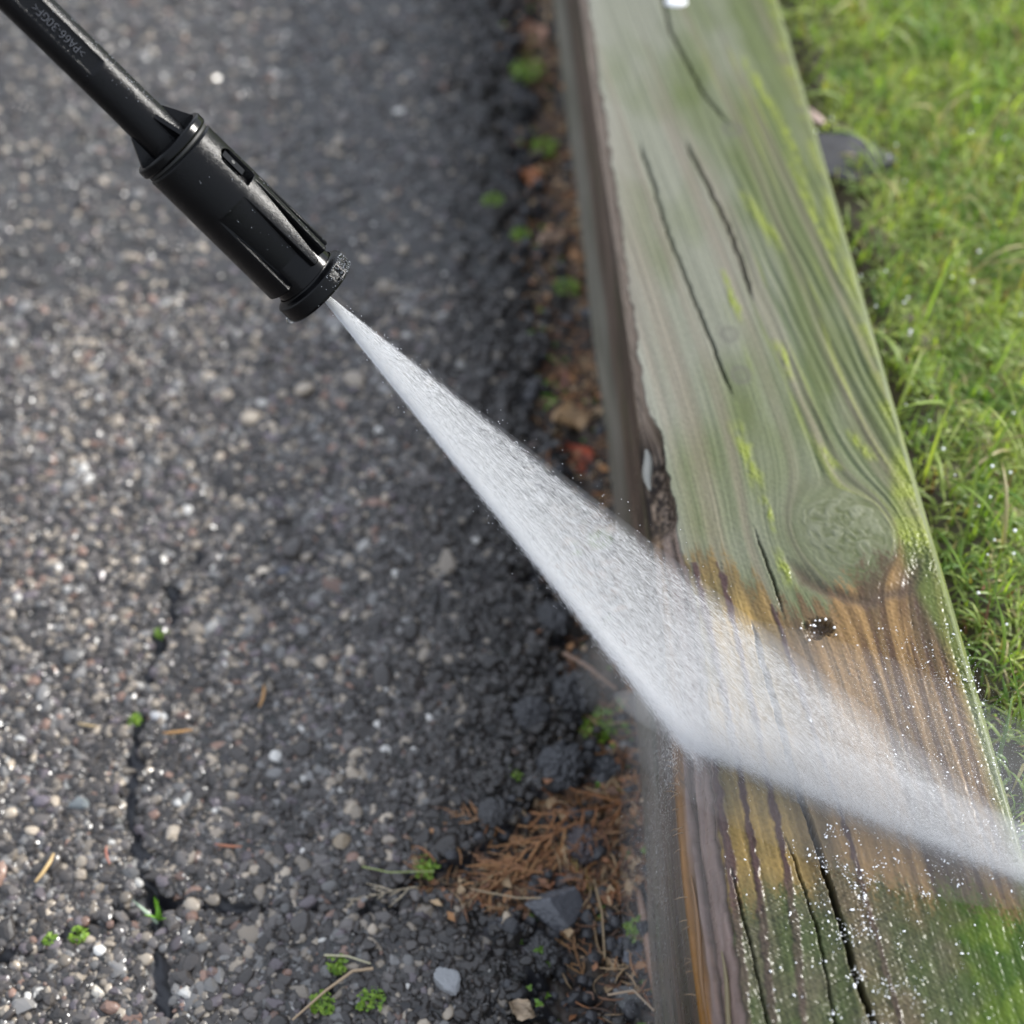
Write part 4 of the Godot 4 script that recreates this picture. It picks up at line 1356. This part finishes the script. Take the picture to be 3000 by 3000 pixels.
	# stones and lumps
	for q in [
		["slate_stone", Vector3(0.0437, -0.004, -0.4543), Vector3(0.0175, 0.012, 0.0165), 341, Color(0.085, 0.088, 0.098), 0.22, "dark wet angular slate stone with a flat shiny top, below the cedar heap", "stone", 0.35, 0.5],
		["grey_stone", Vector3(-0.0148, 0.003, -0.4105), Vector3(0.0112, 0.0080, 0.0092), 342, Color(0.27, 0.275, 0.28), 0.35, "light grey angular stone on the asphalt near the bottom edge", "stone", 0.1, 2.0],
		["tan_stone", Vector3(0.0186, 0.001, -0.4438), Vector3(0.0068, 0.0055, 0.0075), 313, Color(0.36, 0.29, 0.21), 0.4, "tan pebble left of the dark slate stone", "stone", 0.2, 0.4],
		["blue_stone", Vector3(0.0845, -0.012, -0.432), Vector3(0.008, 0.006, 0.014), 314, Color(0.14, 0.15, 0.175), 0.35, "blue-grey stone wedged beside the torn wood strip", "stone", 0.1, 0.2],
		["grey_stone", Vector3(0.082, -0.010, -0.402), Vector3(0.012, 0.008, 0.012), 317, Color(0.15, 0.155, 0.155), 0.5, "rough mid-grey stone by the timber foot at the bottom edge", "stone", 0.1, 1.2],
		["asphalt_lump", Vector3(0.0539, -0.004, -0.5445), Vector3(0.0185, 0.014, 0.018), 321, Color(0.040, 0.041, 0.045), 0.4, "large black broken asphalt lump above the cedar heap", "asphalt lump", 0.1, 0.7],
		["asphalt_lump", Vector3(0.066, -0.007, -0.495), Vector3(0.0135, 0.010, 0.014), 322, Color(0.055, 0.045, 0.048), 0.5, "purplish black asphalt lump inside the dead cedar heap", "asphalt lump", 0.1, 1.7],
		["asphalt_lump", Vector3(0.0665, -0.003, -0.597), Vector3(0.016, 0.013, 0.020), 323, Color(0.028, 0.028, 0.030), 0.4, "black asphalt lump at the broken edge beside the moss cushion", "asphalt lump", 0.1, 2.5],
		["asphalt_lump", Vector3(0.083, -0.012, -0.548), Vector3(0.010, 0.009, 0.012), 324, Color(0.030, 0.032, 0.036), 0.4, "small black asphalt lump between the moss cushion and the timber", "asphalt lump", 0.1, 0.9],
		["asphalt_lump", Vector3(0.040, 0.003, -0.580), Vector3(0.012, 0.010, 0.013), 325, Color(0.034, 0.034, 0.037), 0.4, "black asphalt chunk on the broken lip left of the moss cushion", "asphalt lump", 0.1, 0.3],
		["asphalt_lump", Vector3(0.014, 0.004, -0.512), Vector3(0.010, 0.008, 0.011), 326, Color(0.040, 0.039, 0.040), 0.4, "black asphalt chunk at the upper left of the dead cedar heap", "asphalt lump", 0.1, 1.1],
		["asphalt_lump", Vector3(0.037, -0.001, -0.425), Vector3(0.012, 0.010, 0.012), 327, Color(0.036, 0.035, 0.036), 0.4, "black asphalt chunk directly below the dark slate stone", "asphalt lump", 0.1, 2.0],
		["asphalt_lump", Vector3(0.058, -0.002, -0.655), Vector3(0.013, 0.010, 0.016), 328, Color(0.028, 0.028, 0.030), 0.4, "black asphalt chunk at the edge just under the spray", "asphalt lump", 0.1, 0.5],
		["pale_stone", Vector3(0.2655, 0.122, -1.006), Vector3(0.007, 0.006, 0.011), 332, Color(0.36, 0.26, 0.23), 0.5, "small pinkish stone against the right side of the timber", "stone", 0.1, 0.4],
	]:
		var ang: bool = not str(q[0]).begins_with("asphalt")
		var o := single(q[0], stone_mesh(q[3], ang, 3 if ang else 4, 0.8, 0.05 if ang else 0.30, 0.40), mat(lin(q[4].r, q[4].g, q[4].b), q[5]), q[6], q[7])
		o.transform = Transform3D((Basis(Vector3.UP, q[9]) * Basis(Vector3(1, 0, 0.4).normalized(), q[8])).scaled_local(q[2]), q[1])

	# flat slate slab in the grass
	var slab := SurfaceTool.new()
	slab.begin(Mesh.PRIMITIVE_TRIANGLES)
	slab.set_smooth_group(-1)
	var outline := [Vector2(-0.034, -0.026), Vector2(0.004, -0.033), Vector2(0.030, -0.018), Vector2(0.058, 0.002), Vector2(0.034, 0.014), Vector2(0.022, 0.030), Vector2(-0.012, 0.026), Vector2(-0.036, 0.012)]
	var mid := Vector3(0.004, 0.0075, -0.002)
	for k in outline.size():
		var p: Vector2 = outline[k]
		var q: Vector2 = outline[(k + 1) % outline.size()]
		var pt := Vector3(p.x * 0.93, 0.005 + 0.0018 * sin(k * 2.3), p.y * 0.93)
		var qt := Vector3(q.x * 0.93, 0.005 + 0.0018 * sin(((k + 1) % outline.size()) * 2.3), q.y * 0.93)
		var pb := Vector3(p.x, -0.008, p.y)
		var qb := Vector3(q.x, -0.008, q.y)
		for v in [mid, pt, qt, pt, pb, qb, pt, qb, qt]: slab.add_vertex(v)
	slab.generate_normals()
	var sl := single("slate_stone", slab.commit(), mat(lin(0.060, 0.055, 0.056), 0.4), "dark flat pointed slate slab in the grass behind the timber", "stone")
	sl.transform = Transform3D((Basis(Vector3.UP, -0.25) * Basis(Vector3(1, 0, 0.6).normalized(), 0.16)).scaled_local(Vector3(0.72, 0.8, 0.85)), Vector3(0.277, 0.121, -0.955))
	# leaves
	for q in [
		["dead_leaf", Vector3(0.0835, -0.010, -0.800), 0.016, 0.6, Color(0.30, 0.055, 0.02), "dark red dead leaf at the timber foot just above the spray"],
		["dead_leaf", Vector3(0.0825, -0.006, -0.838), 0.017, 2.2, Color(0.40, 0.26, 0.14), "crumpled tan leaf at the timber foot behind the red leaf"],
		["dead_leaf", Vector3(0.076, -0.012, -0.880), 0.014, 1.0, Color(0.26, 0.12, 0.09), "brown-pink dead leaf behind the green weed"],
		["dead_leaf", Vector3(0.080, -0.008, -1.04), 0.013, 2.6, Color(0.42, 0.30, 0.22), "pale beige dead leaf at the timber foot far from the spray"],
		["dead_leaf", Vector3(0.083, -0.008, -1.33), 0.018, 0.2, Color(0.38, 0.22, 0.15), "light brown dead leaf at the timber foot by the top edge"],
		["dead_leaf", Vector3(0.070, -0.008, -1.12), 0.012, 1.2, Color(0.34, 0.13, 0.05), "orange-brown dead leaf beside the far asphalt edge"],
		["dead_leaf", Vector3(0.024, 0.004, -0.392), 0.008, 1.2, Color(0.36, 0.27, 0.18), "small beige dead leaf at the bottom edge on the lump of asphalt"],
	]:
		var nu := 9
		var pos := PackedVector3Array()
		var cc := PackedColorArray()
		for j in nu:
			for i in nu:
				var u := i / 8.0 * 2.0 - 1.0
				var v := j / 8.0 * 2.0 - 1.0
				var wd := 0.62 * sqrt(maxf(0.0, 1.0 - v * v)) * (1.0 + 0.15 * sin(v * 9.0))
				pos.append(Vector3(u * wd, 0.10 * u * u + 0.22 * sin(v * 3.6 + u * 1.5) + 0.16 * sin(u * 8.0 + v * 5.0), v) * q[2])
				cc.append(q[4] * (0.8 + 0.4 * absf(u)) * (1.0 + 0.3 * n_b.get_noise_2d(u * 90.0, v * 90.0)))
		var o := single(q[0], grid_mesh(nu, nu, pos, cc, PackedVector2Array(), true), leafm if q[4].r < 0.0 else vm, q[5], "dead leaf", "dead leaves along the timber foot")
		o.transform = Transform3D(Basis(Vector3.UP, q[3]) * Basis(Vector3.RIGHT, 0.35), q[1])
	# white dropping on the far part of the timber
	var ds := SphereMesh.new()
	ds.radius = 1.0; ds.height = 2.0; ds.radial_segments = 16; ds.rings = 8
	var dr := single("bird_dropping", ds, mat(lin(0.75, 0.75, 0.76), 0.5), "white spot of bird dropping on the far top of the timber", "dropping")
	dr.transform = Transform3D(Basis().scaled_local(Vector3(0.0085, 0.0022, 0.006)), Vector3(0.1734, TOP, -1.1))
	# dew on the grass, its shine put into the white colour
	var dx := []
	var dc := []
	for n in 220:
		var x := rng.randf_range(0.256, 0.46)
		var z := rng.randf_range(-1.2, -0.40)
		if rng.randf() > sstep(-1.25, -0.55, z): continue
		var k := rng.randf_range(0.0005, 0.0011)
		dx.append(Transform3D(Basis().scaled_local(Vector3.ONE * k), Vector3(x, LAWN + rng.randf_range(0.012, 0.030), z)))
		dc.append(Color(0.95, 0.95, 0.95))
	var dw := multi("dew_drops", ds, vmat(0.05, 1.0), dx, dc, self)
	dw.set_meta("label", "water drops with their shine painted white, caught on the grass beside the timber")
	dw.set_meta("category", "dew drops")

# ------------------------------------------------------------------ all of it
func _ready() -> void:
	rng.seed = 7
	for q in [[n_a, 3, 3], [n_b, 11, 4], [n_c, 29, 3]]:
		q[0].seed = q[1]
		q[0].noise_type = FastNoiseLite.TYPE_SIMPLEX_SMOOTH
		q[0].frequency = 0.25
		q[0].fractal_octaves = q[2]
	# camera
	var cam := Camera3D.new()
	cam.name = "camera"
	add_child(cam)
	cam.fov = 33.996
	cam.near = 0.02
	cam.far = 120.0
	cam.position = Vector3(0, TOP + 0.662, 0)
	cam.rotation_degrees = Vector3(-47.8, -2.738, 0)
	var at := CameraAttributesPhysical.new()
	at.frustum_focal_length = 39.25
	at.frustum_focus_distance = 0.79
	at.exposure_aperture = 3.2
	at.frustum_near = 0.02
	at.frustum_far = 120.0
	cam.attributes = at
	cam.current = true
	# sky, exposure
	var env := Environment.new()
	env.background_mode = Environment.BG_SKY
	env.tonemap_mode = Environment.TONE_MAPPER_LINEAR
	env.tonemap_exposure = 4.6
	env.sdfgi_enabled = true
	env.ssao_enabled = true
	env.ssil_enabled = true
	env.volumetric_fog_enabled = true
	env.volumetric_fog_density = 0.0
	var sm := ProceduralSkyMaterial.new()
	sm.sky_top_color = Color(0.86, 0.90, 0.97)
	sm.sky_horizon_color = Color(0.80, 0.83, 0.87)
	sm.sky_curve = 0.3
	sm.ground_bottom_color = Color(0.22, 0.22, 0.20)
	sm.ground_horizon_color = Color(0.4, 0.4, 0.38)
	sm.sky_energy_multiplier = 0.62
	sm.sun_angle_max = 0.0
	var sky := Sky.new()
	sky.sky_material = sm
	env.sky = sky
	var we := WorldEnvironment.new()
	we.name = "environment"
	we.environment = env
	add_child(we)
	var sun := DirectionalLight3D.new()
	sun.name = "sun"
	add_child(sun)
	sun.light_energy = 0.5
	sun.light_color = Color(1.0, 0.985, 0.96)
	sun.light_angular_distance = 10.0
	sun.shadow_enabled = true
	sun.sky_mode = DirectionalLight3D.SKY_MODE_LIGHT_ONLY
	sun.look_at_from_position(Vector3.ZERO, -Vector3(0.80, 0.46, -0.38))
	asphalt_field()
	build_ground()
	build_timber()
	build_lawn()
	build_lance()
	build_spray()
	build_litter()
